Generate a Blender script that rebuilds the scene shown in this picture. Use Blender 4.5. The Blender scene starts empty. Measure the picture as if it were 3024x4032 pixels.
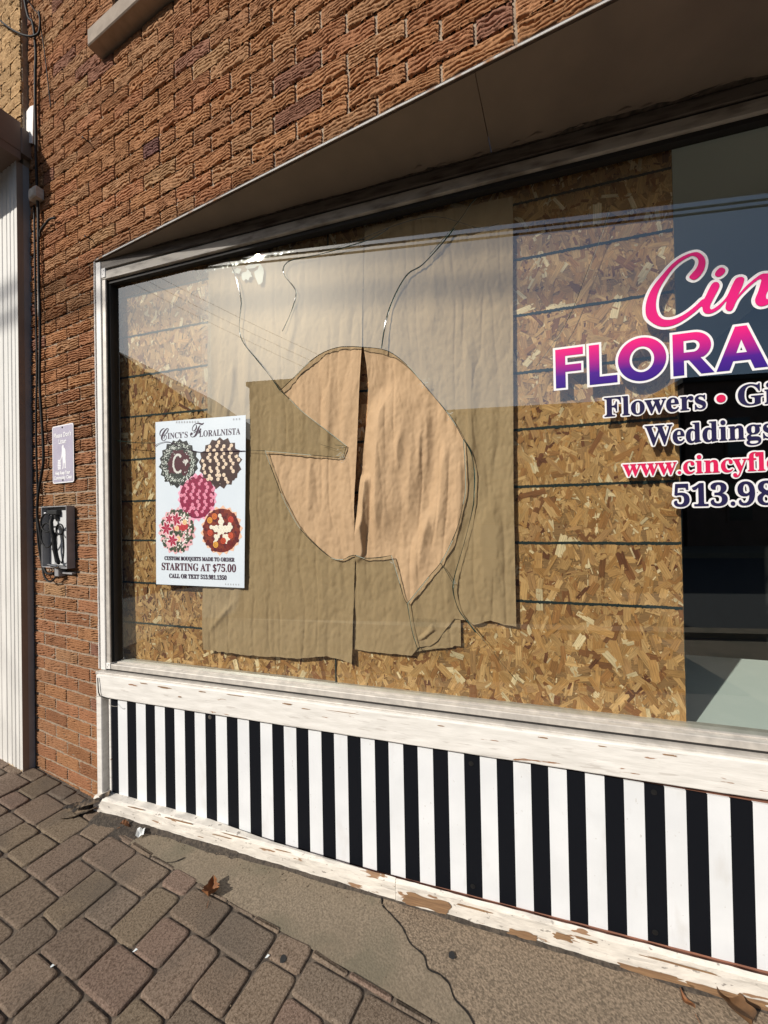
import bpy, math, random
import numpy as np
from mathutils import Matrix, Vector
from mathutils.geometry import tessellate_polygon

random.seed(11)
RNG = np.random.default_rng(5)
SC = bpy.context.scene
COL = SC.collection

# ------------------------------------------------------------------ camera
YAW, PITCH, ROLL = math.radians(25.06), math.radians(0.5), math.radians(1.1)
CAM = np.array([2.0103, -1.0873, 1.36])
FW = np.array([-math.sin(YAW)*math.cos(PITCH), math.cos(YAW)*math.cos(PITCH), math.sin(PITCH)])
_R0 = np.array([math.cos(YAW), math.sin(YAW), 0.0])
_U0 = np.cross(_R0, FW)
RT = math.cos(ROLL)*_R0 - math.sin(ROLL)*_U0
UP = math.sin(ROLL)*_R0 + math.cos(ROLL)*_U0
cd = bpy.data.cameras.new('camera')
cam = bpy.data.objects.new('camera', cd)
COL.objects.link(cam)
M = Matrix(((RT[0], UP[0], -FW[0], CAM[0]), (RT[1], UP[1], -FW[1], CAM[1]), (RT[2], UP[2], -FW[2], CAM[2]), (0, 0, 0, 1)))
cam.matrix_world = M
cd.sensor_fit = 'HORIZONTAL'
cd.sensor_width = 36.0
cd.lens = 36.0*1515.0/3024.0
cd.clip_start, cd.clip_end = 0.02, 1500.0
SC.camera = cam

# ------------------------------------------------------------------ world, sun, exposure
SUN_AZ, SUN_EL = math.radians(64.5), math.radians(33.0)
w = bpy.data.worlds.new('World')
SC.world = w
w.use_nodes = True
nt = w.node_tree
sky = nt.nodes.new('ShaderNodeTexSky')
sky.sky_type = 'NISHITA'
sky.sun_disc = False
sky.sun_elevation = SUN_EL
sky.sun_rotation = math.radians(205.5)
sky.altitude = 200
sky.air_density = 1.0
sky.dust_density = 1.9
bg = nt.nodes['Background']
nt.links.new(sky.outputs[0], bg.inputs[0])
bg.inputs[1].default_value = 0.088
LDIR = Vector((math.cos(SUN_AZ)*math.cos(SUN_EL), math.sin(SUN_AZ)*math.cos(SUN_EL), -math.sin(SUN_EL)))
sl = bpy.data.lights.new('sun', 'SUN')
sl.energy = 4.7
sl.angle = math.radians(0.53)
sl.color = (1.0, 0.94, 0.85)
so = bpy.data.objects.new('sun', sl)
COL.objects.link(so)
so.rotation_euler = LDIR.to_track_quat('-Z', 'Y').to_euler()
so.location = (-6, -12, 12)
SC.view_settings.view_transform = 'Standard'
SC.view_settings.look = 'None'
SC.view_settings.exposure = 0.0
SC.view_settings.gamma = 1.0
SC.cycles.max_bounces = 8
SC.cycles.transparent_max_bounces = 16

# ------------------------------------------------------------------ frames of reference (metres)
AL = math.radians(8.55)                       # the shop window is turned away from the brick facade
CA, SA = math.cos(AL), math.sin(AL)
def W(s, o, z): return (s*CA + o*SA, s*SA - o*CA, z)      # window: s along, o outward, z up
def B(x, o, z): return (x, -o, z)                         # brick facade
def gz(x, y): return 0.02 - 0.02*x                        # pavement level

# ------------------------------------------------------------------ noise
_T = np.random.default_rng(3).random((256, 256))
def vn(x, y, k=0):
    x = np.asarray(x, float) + 37.7*k; y = np.asarray(y, float) + 91.3*k
    xi = np.floor(x).astype(int); yi = np.floor(y).astype(int)
    fx = x - xi; fy = y - yi
    fx = fx*fx*(3-2*fx); fy = fy*fy*(3-2*fy)
    a = _T[xi & 255, yi & 255]; b = _T[(xi+1) & 255, yi & 255]
    c = _T[xi & 255, (yi+1) & 255]; d = _T[(xi+1) & 255, (yi+1) & 255]
    return (a*(1-fx)+b*fx)*(1-fy) + (c*(1-fx)+d*fx)*fy
def fbm(x, y, k=0, n=3):
    t, amp, s = 0.0, 1.0, 0.0
    for i in range(n):
        t = t + amp*vn(np.asarray(x)*2**i, np.asarray(y)*2**i, k+i*5); s += amp; amp *= 0.5
    return t/s

# ------------------------------------------------------------------ materials
def mat(name, col, rough=0.8, metal=0.0, col2=None, scale=20.0, stretch=(1, 1, 1), detail=4, lo=0.35, hi=0.65, bump=0.0, bscale=None, spec=0.5, attr=None, bdist=0.002):
    m = bpy.data.materials.new(name); m.use_nodes = True
    n = m.node_tree.nodes; l = m.node_tree.links; p = n['Principled BSDF']
    p.inputs['Base Color'].default_value = (*col, 1); p.inputs['Roughness'].default_value = rough
    p.inputs['Metallic'].default_value = metal; p.inputs['Specular IOR Level'].default_value = spec
    tc = n.new('ShaderNodeTexCoord'); mp = n.new('ShaderNodeMapping'); mp.inputs['Scale'].default_value = stretch
    l.new(tc.outputs['Object'], mp.inputs[0])
    src = None
    if attr:
        a = n.new('ShaderNodeAttribute'); a.attribute_name = attr; src = a.outputs['Color']
        l.new(src, p.inputs['Base Color'])
    if col2 is not None:
        t = n.new('ShaderNodeTexNoise'); t.inputs['Scale'].default_value = scale; t.inputs['Detail'].default_value = detail
        l.new(mp.outputs[0], t.inputs['Vector'])
        r = n.new('ShaderNodeMapRange'); r.inputs[1].default_value = lo; r.inputs[2].default_value = hi
        l.new(t.outputs[0], r.inputs[0])
        x = n.new('ShaderNodeMix'); x.data_type = 'RGBA'
        l.new(r.outputs[0], x.inputs[0])
        if attr:
            x.blend_type = 'MULTIPLY'; l.new(src, x.inputs[6]); x.inputs[7].default_value = (*col2, 1)
        else:
            x.inputs[6].default_value = (*col, 1); x.inputs[7].default_value = (*col2, 1)
        l.new(x.outputs[2], p.inputs['Base Color'])
    if bump:
        t2 = n.new('ShaderNodeTexNoise'); t2.inputs['Scale'].default_value = bscale or scale; t2.inputs['Detail'].default_value = 5
        l.new(mp.outputs[0], t2.inputs['Vector'])
        b = n.new('ShaderNodeBump'); b.inputs['Strength'].default_value = bump; b.inputs['Distance'].default_value = bdist
        l.new(t2.outputs[0], b.inputs['Height']); l.new(b.outputs[0], p.inputs['Normal'])
    return m

def add_layer(m, col, scale, lo, hi, stretch=(1, 1, 1), detail=5, fac=1.0, vor=False):
    """mix one more noise-shaped layer of another colour over a material"""
    n = m.node_tree.nodes; l = m.node_tree.links; p = n['Principled BSDF']
    tc = n.new('ShaderNodeTexCoord'); mp = n.new('ShaderNodeMapping'); mp.inputs['Scale'].default_value = stretch
    l.new(tc.outputs['Object'], mp.inputs[0])
    if vor:
        t = n.new('ShaderNodeTexVoronoi'); t.inputs['Scale'].default_value = scale; out = t.outputs['Distance']
    else:
        t = n.new('ShaderNodeTexNoise'); t.inputs['Scale'].default_value = scale; t.inputs['Detail'].default_value = detail; out = t.outputs[0]
    l.new(mp.outputs[0], t.inputs['Vector'])
    r = n.new('ShaderNodeMapRange'); r.inputs[1].default_value = lo; r.inputs[2].default_value = hi; r.inputs[4].default_value = fac
    l.new(out, r.inputs[0])
    x = n.new('ShaderNodeMix'); x.data_type = 'RGBA'; l.new(r.outputs[0], x.inputs[0])
    ins = p.inputs['Base Color']
    if ins.is_linked: l.new(ins.links[0].from_socket, x.inputs[6])
    else: x.inputs[6].default_value = ins.default_value
    x.inputs[7].default_value = (*col, 1); l.new(x.outputs[2], ins)
    return r

m_brick = mat('rug brick', (.4, .2, .1), .92, attr='col', col2=(.60, .53, .48), scale=120, lo=.35, hi=.75, bump=.7, bscale=300, spec=.2, bdist=.0015)
m_mortar = mat('mortar', (.37, .295, .22), .95, col2=(.26, .20, .15), scale=60, bump=.6, bscale=300, spec=.2)
m_lintel = mat('lintel dark', (.05, .032, .024), .7, col2=(.11, .07, .045), scale=40)
m_lintedge = mat('lintel edge', (.72, .70, .66), .6, col2=(.45, .20, .06), scale=14, stretch=(1, 1, 1), lo=.55, hi=.66)
m_soffit = mat('soffit paint', (.235, .185, .14), .75, col2=(.19, .15, .115), scale=5, bump=.12, bscale=160)
m_trim = mat('head trim', (.17, .145, .12), .6, col2=(.06, .045, .035), scale=18, stretch=(.5, .5, 3), lo=.45, hi=.7)
m_alu = mat('aluminium', (.64, .60, .545), .50, metal=.25, col2=(.50, .47, .43), scale=30, bump=.08, bscale=300)
m_aluw = mat('white frame', (.82, .80, .77), .45, col2=(.72, .70, .67), scale=25, lo=.5, hi=.8, bump=.1, bscale=200)
m_gasket = mat('gasket', (.02, .018, .017), .7)
m_caulk = mat('caulk', (.72, .69, .66), .85, bump=.8, bscale=120, col2=(.5, .47, .44), scale=90, lo=.5, hi=.8)
m_paint = mat('peeling white paint', (.80, .78, .74), .6, col2=(.70, .68, .64), scale=10, stretch=(1, 1, 6), bump=.35, bscale=34, spec=.35)
add_layer(m_paint, (.46, .42, .38), 9, .62, .66, (1, 1, 9), 8, .45)
add_layer(m_paint, (.30, .155, .08), 5, .675, .69, (1.1, 1.1, 9), 6)
m_paintb = mat('weathered white paint', (.80, .755, .68), .65, col2=(.66, .62, .56), scale=16, stretch=(1, 1, 3), bump=.5, bscale=60, spec=.3)
add_layer(m_paintb, (.20, .175, .155), 48, .64, .69, (1, 1, 1.6), 4, .75)
add_layer(m_paintb, (.45, .42, .38), 12, .56, .64, (1, 1, 6), 7, .55)
add_layer(m_paintb, (.30, .18, .105), 6, .64, .655, (1, 1, 5), 8)
m_bare = mat('bare wood', (.31, .185, .095), .8, col2=(.20, .115, .06), scale=14, stretch=(1, 1, 14), bump=.3, bscale=40)
m_rust = mat('red brown primer', (.25, .105, .062), .75, col2=(.19, .08, .05), scale=20, bump=.2, bscale=80)
m_screw = mat('screw', (.45, .44, .42), .35, metal=.9)
m_dark = mat('dark rubber', (.010, .010, .011), .6, col2=(.022, .022, .022), scale=60, spec=.2)
m_black = mat('black', (.008, .008, .008), .6)
m_cabwhite = mat('pale conduit', (.55, .52, .47), .6, col2=(.35, .32, .28), scale=30)
m_boxg = mat('grey enclosure', (.32, .32, .33), .5, col2=(.25, .25, .26), scale=20, bump=.05)
m_boxin = mat('pale plastic', (.60, .61, .62), .5)
m_boxdk = mat('dark grey plastic', (.13, .135, .14), .5)
m_signb = mat('faded purple sign', (.40, .37, .47), .4, col2=(.46, .43, .52), scale=8)
m_white = mat('white vinyl', (.84, .84, .85), .45)
m_signw = mat('sign white', (.80, .80, .83), .5)
m_navy = mat('navy vinyl', (.018, .015, .065), .5, spec=.25)
m_red = mat('crimson vinyl', (.66, .014, .09), .4)
m_pinkv = mat('pink vinyl', (.72, .012, .19), .4)
m_poster = mat('poster paper', (.68, .755, .82), .4, col2=(.65, .73, .80), scale=6)
m_ink = mat('poster ink', (.045, .02, .045), .6)
m_inkr = mat('poster maroon ink', (.075, .010, .028), .6)
m_osb = mat('oriented strand board', (.5, .35, .2), .72, attr='col', bump=.25, bscale=240, spec=.25)
n = m_osb.node_tree.nodes; l = m_osb.node_tree.links; p = n['Principled BSDF']
tc = n.new('ShaderNodeTexCoord'); mp = n.new('ShaderNodeMapping'); mp.inputs['Scale'].default_value = (22, 420, 1); l.new(tc.outputs['UV'], mp.inputs[0])
t = n.new('ShaderNodeTexNoise'); t.inputs['Scale'].default_value = 1.0; t.inputs['Detail'].default_value = 3; l.new(mp.outputs[0], t.inputs['Vector'])
r = n.new('ShaderNodeMapRange'); r.inputs[1].default_value = .3; r.inputs[2].default_value = .7; r.inputs[3].default_value = .62; r.inputs[4].default_value = 1.2; l.new(t.outputs[0], r.inputs[0])
x = n.new('ShaderNodeMix'); x.data_type = 'RGBA'; x.blend_type = 'MULTIPLY'; x.inputs[0].default_value = 1.0
l.new(p.inputs['Base Color'].links[0].from_socket, x.inputs[6]); l.new(r.outputs[0], x.inputs[7]); l.new(x.outputs[2], p.inputs['Base Color'])
m_marker = mat('dark green marker', (.010, .022, .022), .8)
m_kraft = mat('kraft paper', (.485, .333, .198), .8, col2=(.445, .302, .176), scale=16, stretch=(1.6, 1.6, .8), lo=.3, hi=.7, bump=.35, bscale=45, spec=.2, bdist=.0016)
m_tape = bpy.data.materials.new('clear tape')
m_wire = mat('wire', (.015, .015, .015), .6)
m_paver = mat('concrete paver', (.2, .17, .14), .9, attr='col', col2=(.40, .37, .34), scale=170, lo=.40, hi=.70, bump=.8, bscale=330, spec=.25, bdist=.002)
add_layer(m_paver, (.52, .44, .34), 210, .17, .09, (1, 1, 1), vor=True, fac=.65)
add_layer(m_paver, (.10, .082, .066), 5, .52, .72, fac=.55)
m_sand = mat('joint sand', (.060, .047, .037), .95, col2=(.15, .118, .088), scale=60, bump=.6, bscale=200)
m_conc = mat('concrete', (.285, .230, .166), .9, col2=(.17, .136, .098), scale=150, lo=.38, hi=.66, bump=.8, bscale=150, spec=.25, bdist=.002)
add_layer(m_conc, (.19, .155, .11), 7, .42, .68, fac=.55)
add_layer(m_conc, (.15, .135, .095), 4.5, .50, .66, fac=.65)
add_layer(m_conc, (.12, .10, .08), 170, .56, .70, fac=.5)
add_layer(m_conc, (.30, .26, .20), 300, .11, .06, vor=True, fac=.4)
m_aggr = mat('exposed aggregate', (.30, .232, .165), .9, col2=(.145, .112, .080), scale=150, lo=.38, hi=.62, bump=1.0, bscale=190, spec=.3, bdist=.003)
add_layer(m_aggr, (.40, .31, .20), 240, .10, .05, vor=True, fac=.7)
m_dirt = mat('soil', (.038, .031, .025), .95, col2=(.09, .072, .055), scale=70, bump=1.0, bscale=120, bdist=.006)
m_asphalt = mat('asphalt', (.05, .05, .05), .9, col2=(.07, .07, .068), scale=60)
m_leaf = mat('dry leaf', (.26, .105, .035), .7, col2=(.15, .06, .022), scale=60)
m_bark = mat('curled bark', (.20, .145, .095), .85, col2=(.022, .017, .013), scale=34, stretch=(1, 1, 1), lo=.36, hi=.56, bump=.9, bscale=70, bdist=.004)
m_stone = mat('stone sill', (.30, .245, .195), .85, col2=(.24, .195, .155), scale=25, bump=.25, bscale=150)
m_canopy = mat('brown canopy metal', (.20, .145, .115), .6, col2=(.17, .12, .095), scale=4, bump=.1, bscale=200)
m_col = mat('fluted white column', (.74, .73, .70), .55, col2=(.66, .65, .62), scale=6, stretch=(2, 2, .6), bump=.06, bscale=200)
add_layer(m_col, (.40, .25, .10), 30, .60, .72, (1, 1, .6), fac=0.0)
m_inwall = mat('dark interior', (.05, .05, .05), .9, col2=(.035, .035, .035), scale=2)
m_shelf = mat('pale blue shelf', (.80, .86, .84), .6, col2=(.72, .80, .78), scale=5, bump=.08, bscale=60)
m_house = mat('dark brick house', (.16, .09, .065), .9, col2=(.12, .07, .05), scale=3)  # dark brick of the buildings opposite
m_house2 = mat('grey rendered house', (.20, .18, .16), .9, col2=(.16, .145, .13), scale=2)
m_roof = mat('roof felt', (.05, .045, .045), .9)
m_pane = mat('dark pane', (.02, .025, .03), .1)

# glass: tinted thin pane, Fresnel reflection
m_glass = bpy.data.materials.new('tinted glass'); m_glass.use_nodes = True
n = m_glass.node_tree.nodes; l = m_glass.node_tree.links
n.remove(n['Principled BSDF'])
tr = n.new('ShaderNodeBsdfTransparent'); tr.inputs[0].default_value = (.912, .957, .915, 1)
gl = n.new('ShaderNodeBsdfGlossy'); gl.inputs['Roughness'].default_value = 0.0; gl.inputs[0].default_value = (.90, .98, 1, 1)
lw = n.new('ShaderNodeLayerWeight'); lw.inputs[0].default_value = 0.5
pw = n.new('ShaderNodeMath'); pw.operation = 'POWER'; l.new(lw.outputs['Facing'], pw.inputs[0]); pw.inputs[1].default_value = 5.0
mul = n.new('ShaderNodeMath'); mul.operation = 'MULTIPLY_ADD'; mul.inputs[1].default_value = 0.80; mul.inputs[2].default_value = 0.20; mul.use_clamp = True
l.new(pw.outputs[0], mul.inputs[0])
mx = n.new('ShaderNodeMixShader'); l.new(mul.outputs[0], mx.inputs[0]); l.new(tr.outputs[0], mx.inputs[1]); l.new(gl.outputs[0], mx.inputs[2])
l.new(mx.outputs[0], n['Material Output'].inputs[0])
# clear tape
m_tape.use_nodes = True
n = m_tape.node_tree.nodes; l = m_tape.node_tree.links
n.remove(n['Principled BSDF'])
tr = n.new('ShaderNodeBsdfTransparent'); tr.inputs[0].default_value = (.93, .94, .94, 1)
gl = n.new('ShaderNodeBsdfGlossy'); gl.inputs['Roughness'].default_value = 0.10
mx = n.new('ShaderNodeMixShader'); mx.inputs[0].default_value = .05; l.new(tr.outputs[0], mx.inputs[1]); l.new(gl.outputs[0], mx.inputs[2])
l.new(mx.outputs[0], n['Material Output'].inputs[0])
m_edge = mat('glass edge', (.012, .03, .024), .15)
m_crackl = mat('painted glint', (.55, .60, .50), .15)  # pale colour imitates light caught on cracks and broken rim

def stripe_mat(name, s0, period, width):
    m = mat(name, (.78, .80, .82), .7, col2=(.71, .73, .75), scale=6, spec=.08)
    add_layer(m, (.52, .49, .45), 14, .60, .78, (1, 1, .35), 6, .45)
    add_layer(m, (.45, .42, .38), 90, .70, .76, (1, 1, .6), 3, .6)
    n = m.node_tree.nodes; l = m.node_tree.links; p = n['Principled BSDF']
    tc = n.new('ShaderNodeTexCoord'); sp = n.new('ShaderNodeSeparateXYZ'); l.new(tc.outputs['UV'], sp.inputs[0])
    a = n.new('ShaderNodeMath'); a.operation = 'SUBTRACT'; l.new(sp.outputs[0], a.inputs[0]); a.inputs[1].default_value = s0 - period*40
    b = n.new('ShaderNodeMath'); b.operation = 'DIVIDE'; l.new(a.outputs[0], b.inputs[0]); b.inputs[1].default_value = period
    c = n.new('ShaderNodeMath'); c.operation = 'FRACT'; l.new(b.outputs[0], c.inputs[0])
    d = n.new('ShaderNodeMath'); d.operation = 'LESS_THAN'; l.new(c.outputs[0], d.inputs[0]); d.inputs[1].default_value = width/period
    x = n.new('ShaderNodeMix'); x.data_type = 'RGBA'; l.new(d.outputs[0], x.inputs[0])
    l.new(p.inputs['Base Color'].links[0].from_socket, x.inputs[6]); x.inputs[7].default_value = (.0065, .0075, .0105, 1)
    l.new(x.outputs[2], p.inputs['Base Color'])
    return m
m_stripe = stripe_mat('striped board', .174, .10864, .0537)

def gradient_mat(name, z0, z1, stops):
    m = mat(name, (1, 1, 1), .4)
    n = m.node_tree.nodes; l = m.node_tree.links; p = n['Principled BSDF']
    tc = n.new('ShaderNodeTexCoord'); sp = n.new('ShaderNodeSeparateXYZ'); l.new(tc.outputs['UV'], sp.inputs[0])
    r = n.new('ShaderNodeMapRange'); r.inputs[1].default_value = z0; r.inputs[2].default_value = z1; l.new(sp.outputs[1], r.inputs[0])
    c = n.new('ShaderNodeValToRGB'); l.new(r.outputs[0], c.inputs[0])
    e = c.color_ramp.elements
    e[0].position, e[0].color = stops[0][0], (*stops[0][1], 1); e[1].position, e[1].color = stops[-1][0], (*stops[-1][1], 1)
    for q, k in stops[1:-1]:
        x = e.new(q); x.color = (*k, 1)
    l.new(c.outputs[0], p.inputs['Base Color'])
    return m
m_flora = gradient_mat('pink to violet vinyl', 1.775, 1.908, [(0.0, (.035, .010, .22)), (.30, (.075, .012, .26)), (.62, (.46, .012, .24)), (1.0, (.86, .014, .20))])

# ------------------------------------------------------------------ object helpers
BASE = {}
def tag(o, label=None, cat=None, group=None, kind=None):
    if label: o['label'] = label
    if cat: o['category'] = cat
    if group: o['group'] = group
    if kind: o['kind'] = kind
    return o
def empty(name, base, label, cat, group=None):
    o = bpy.data.objects.new(name, None); COL.objects.link(o); o.location = base; o.empty_display_size = .1
    BASE[o] = np.array(base, float)
    return tag(o, label, cat, group)
def mesh_obj(name, V, F, m, parent=None, base=None, smooth=False, col=None, uv=None):
    V = np.asarray(V, float).reshape(-1, 3)
    if base is None:
        if parent is not None: base = BASE[parent]
        else: base = np.array([V[:, 0].mean(), V[:, 1].mean(), V[:, 2].min()])
    base = np.array(base, float)
    me = bpy.data.meshes.new(name)
    if isinstance(F, np.ndarray):
        nv, nf, k = len(V), len(F), F.shape[1]
        me.vertices.add(nv); me.vertices.foreach_set('co', (V-base).ravel())
        me.loops.add(nf*k); me.loops.foreach_set('vertex_index', F.ravel().astype(np.int32))
        me.polygons.add(nf); me.polygons.foreach_set('loop_start', np.arange(0, nf*k, k, dtype=np.int32))
        me.update(calc_edges=True); me.validate()
    else:
        me.from_pydata((V-base).tolist(), [], [tuple(f) for f in F]); me.validate()
    if col is not None:
        a = me.attributes.new('col', 'FLOAT_COLOR', 'POINT')
        c = np.ones((len(V), 4)); c[:, :3] = col; a.data.foreach_set('color', c.ravel())
    if uv is not None:
        lay = me.uv_layers.new(name='UVMap'); li = np.zeros(len(me.loops), np.int32); me.loops.foreach_get('vertex_index', li)
        lay.data.foreach_set('uv', np.asarray(uv, float)[li].ravel())
    if smooth:
        me.polygons.foreach_set('use_smooth', np.ones(len(me.polygons), bool))
    me.materials.append(m)
    o = bpy.data.objects.new(name, me); COL.objects.link(o)
    if parent is not None:
        o.parent = parent; o.location = base - BASE[parent]
    else: o.location = base
    BASE[o] = base
    return o

class MB:
    def __init__(s, fr=None): s.v = []; s.f = []; s.fr = fr; s.uv = []
    def add(s, pts, faces, mapped=True):
        b = len(s.v)
        for p in pts:
            s.uv.append((p[0], p[2])); s.v.append(s.fr(*p) if (s.fr and mapped) else tuple(p))
        s.f += [tuple(b+i for i in f) for f in faces]
    def box(s, a0, a1, o0, o1, z0, z1, bev=0.0):
        if bev <= 0:
            P = [(a, o, z) for z in (z0, z1) for o in (o0, o1) for a in (a0, a1)]
            s.add(P, [(0, 1, 3, 2), (4, 6, 7, 5), (0, 4, 5, 1), (2, 3, 7, 6), (0, 2, 6, 4), (1, 5, 7, 3)])
        else:
            # chamfer the four long edges of the front face and ends
            b = bev; oc = o1
            P = [(a0, o0, z0), (a1, o0, z0), (a1, o0, z1), (a0, o0, z1),
                 (a0, oc-b, z0), (a1, oc-b, z0), (a1, oc-b, z1), (a0, oc-b, z1),
                 (a0+b, oc, z0+b), (a1-b, oc, z0+b), (a1-b, oc, z1-b), (a0+b, oc, z1-b)]
            s.add(P, [(0, 1, 2, 3), (0, 4, 5, 1), (1, 5, 6, 2), (2, 6, 7, 3), (3, 7, 4, 0), (4, 8, 9, 5), (5, 9, 10, 6), (6, 10, 11, 7), (7, 11, 8, 4), (8, 11, 10, 9)])
    def poly(s, pts2, o, thick=0.0):
        """flat polygon in (a,z), optionally with holes: pts2 = list of loops"""
        loops = pts2 if isinstance(pts2[0][0], (tuple, list)) else [pts2]
        flat = [p for lp in loops for p in lp]
        tri = tessellate_polygon([[Vector((p[0], p[1], 0)) for p in lp] for lp in loops])
        s.add([(p[0], o, p[1]) for p in flat], tri)
        if thick:
            nb = len(flat); s.add([(p[0], o-thick, p[1]) for p in flat], tri)
            k = 0
            for lp in loops:
                q = len(lp)
                s.add([(p[0], o, p[1]) for p in lp]+[(p[0], o-thick, p[1]) for p in lp], [(i, (i+1) % q, q+(i+1) % q, q+i) for i in range(q)])
    def disc(s, a, z, r, o, n=12, rz=None, rot=0.0):
        rz = rz or r
        s.add([(a, o, z)]+[(a+r*math.cos(rot+2*math.pi*i/n), o, z+rz*math.sin(rot+2*math.pi*i/n)) for i in range(n)], [(0, i+1, (i+1) % n+1) for i in range(n)])
    def tube(s, pts, r, n=8, world=True, caps=True):
        P = [np.array(p if world else s.fr(*p), float) for p in pts]
        R = r if isinstance(r, (list, tuple)) else [r]*len(P)
        b = len(s.v); up = np.array([.21, .34, .91])
        for i, p in enumerate(P):
            t = P[min(i+1, len(P)-1)] - P[max(i-1, 0)]; t = t/(np.linalg.norm(t)+1e-12)
            a = np.cross(t, up); a = a/(np.linalg.norm(a)+1e-9); c = np.cross(t, a)
            for k in range(n):
                q = p + R[i]*(a*math.cos(2*math.pi*k/n)+c*math.sin(2*math.pi*k/n)); s.v.append(tuple(q)); s.uv.append((0, 0))
        for i in range(len(P)-1):
            for k in range(n):
                s.f.append((b+i*n+k, b+i*n+(k+1) % n, b+(i+1)*n+(k+1) % n, b+(i+1)*n+k))
        if caps:
            s.f.append(tuple(b+k for k in range(n))); s.f.append(tuple(b+(len(P)-1)*n+k for k in range(n)))
    def build(s, name, m, parent=None, base=None, smooth=False):
        return mesh_obj(name, s.v, s.f, m, parent, base, smooth, uv=s.uv)

def smooth_path(pts, n=6, closed=False):
    P = [np.array(p, float) for p in pts]; out = []
    N = len(P)
    for i in range(N if closed else N-1):
        g = (lambda j: P[j % N]) if closed else (lambda j: P[min(max(j, 0), N-1)])
        p0, p1, p2, p3 = g(i-1), g(i), g(i+1), g(i+2)
        for k in range(n):
            t = k/n
            out.append(.5*((2*p1)+(-p0+p2)*t+(2*p0-5*p1+4*p2-p3)*t*t+(-p0+3*p1-3*p2+p3)*t**3))
    if not closed: out.append(P[-1])
    return [tuple(p) for p in out]

# ------------------------------------------------------------------ ground
def block(V, F, C, x0, x1, y0, y1, zt, gap=.003, rc=.016, bv=.0065, depth=.03, col=(.2, .17, .14), tilt=(0, 0)):
    x0 += gap; x1 -= gap; y0 += gap; y1 -= gap
    if x1-x0 < .012 or y1-y0 < .008: return
    rc = min(rc, (x1-x0)*.3, (y1-y0)*.3)
    def ring(ins, z):
        out = []
        for (cx, cy, a0) in ((x1-rc-ins, y1-rc-ins, 0), (x0+rc+ins, y1-rc-ins, 90), (x0+rc+ins, y0+rc+ins, 180), (x1-rc-ins, y0+rc+ins, 270)):
            for k in range(4):
                a = math.radians(a0+30*k); x = cx+rc*math.cos(a); y = cy+rc*math.sin(a)
                j = .0034*(vn(x*45, y*45, 4)-.5)*2
                x += j; y -= j
                out.append((x, y, gz(x, y)+zt+z+tilt[0]*(x-x0)+tilt[1]*(y-y0)))
        return out
    b = len(V); rings = [ring(0, -depth), ring(0, -bv), ring(bv*.35, -bv*.3), ring(bv, 0)]
    for r in rings: V += r
    for k in range(3):
        for i in range(16): F.append((b+k*16+i, b+k*16+(i+1) % 16, b+(k+1)*16+(i+1) % 16, b+(k+1)*16+i))
    F.append(tuple(b+48+i for i in range(16)))
    C += [col]*64

XI = [(-26, -1.5), (-16, -.87), (-14, -.745), (-12, -.605), (-10, -.468), (-8, -.318), (-6, -.182), (-4, -.05), (-2, .098), (0, .233), (2, .36), (4, .488), (6, .626), (8, .752), (10, .882), (12, 1.012), (14, 1.143), (16, 1.272), (60, 1.272+44*.0648)]
def px(i): return float(np.interp(i, [a for a, _ in XI], [b for _, b in XI]))
def py(i): return -.092-.0607*i
EXPL = [(-12, -10, -1.4, -.3), (-10, -8, -1.3, .75), (-10, -8, .75, 2), (-13, -10, -.3, 2), (-8, -6, -1.3, -.2), (-6, -4, -1.2, -.15), (-8, -5, -.15, 2), (-5, -2, 0, 2), (-4, -2, -1.2, 0),
        (-2, 0, -.5, 1), (-2, 0, 1, 4), (0, 3, .1, 2), (0, 2, -.45, .1), (2, 4, -.3, .1), (3, 6, .1, 2), (4, 6, -.25, .1), (6, 8, -.25, 1), (6, 8, 1, 4), (8, 11, .15, 2), (8, 9.4, -.15, .15), (9.4, 10.4, -.14, .15), (10.4, 12.3, -.12, .15), (12.3, 14, -.12, .18),
        (11, 14, .2, 2), (14, 16, -.12, 1.2), (14, 16, 1.2, 4), (16, 19, .28, 2), (16, 18, -.1, .28), (18, 20.2, -.12, .22), (19, 22, .26, 2), (20.2, 22, -.12, .24), (22, 24, -.12, 1), (22, 24, 1, 4), (24, 27, .22, 2), (27, 30, .22, 2), (24, 26, -.12, .22), (26, 28, -.12, .2), (28, 30, -.12, .2), (30, 32, -.12, 1), (30, 32, 1, 4),
        (-8, -6, 2, 4), (-6, -4, 2, 4), (-4, -2, 2, 4), (0, 2, 2, 4), (2, 4, 2, 5), (4, 6, 2, 4), (8, 10, 2, 4), (10, 12, 2, 5), (12, 14, 2, 4), (16, 18, 2, 4), (18, 20, 2, 5), (20, 22, 2, 4), (-10, -8, 2, 5),
        (-4, -1, 4, 6), (-1, 2, 4, 6), (2, 4, 5, 7), (4, 7, 4, 6), (7, 10, 4, 6), (10, 12, 5, 7), (12, 15, 4, 6), (15, 18, 4, 6), (4, 6, 6, 8), (6, 8, 6, 8), (8, 10, 6, 8), (0, 2, 6, 8), (2, 4, 7, 10), (10, 12, 7, 10)]
occ = set()
for a in EXPL:
    for i in range(math.floor(a[0]), math.ceil(a[1])):
        for j in range(max(0, round(a[2])), max(round(a[3]), 0)): occ.add((i, j))
    if a[2] < 0:
        for i in range(math.floor(a[0]), math.ceil(a[1])): occ.add((i, -1))
FILL = []
rr = random.Random(4)
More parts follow.
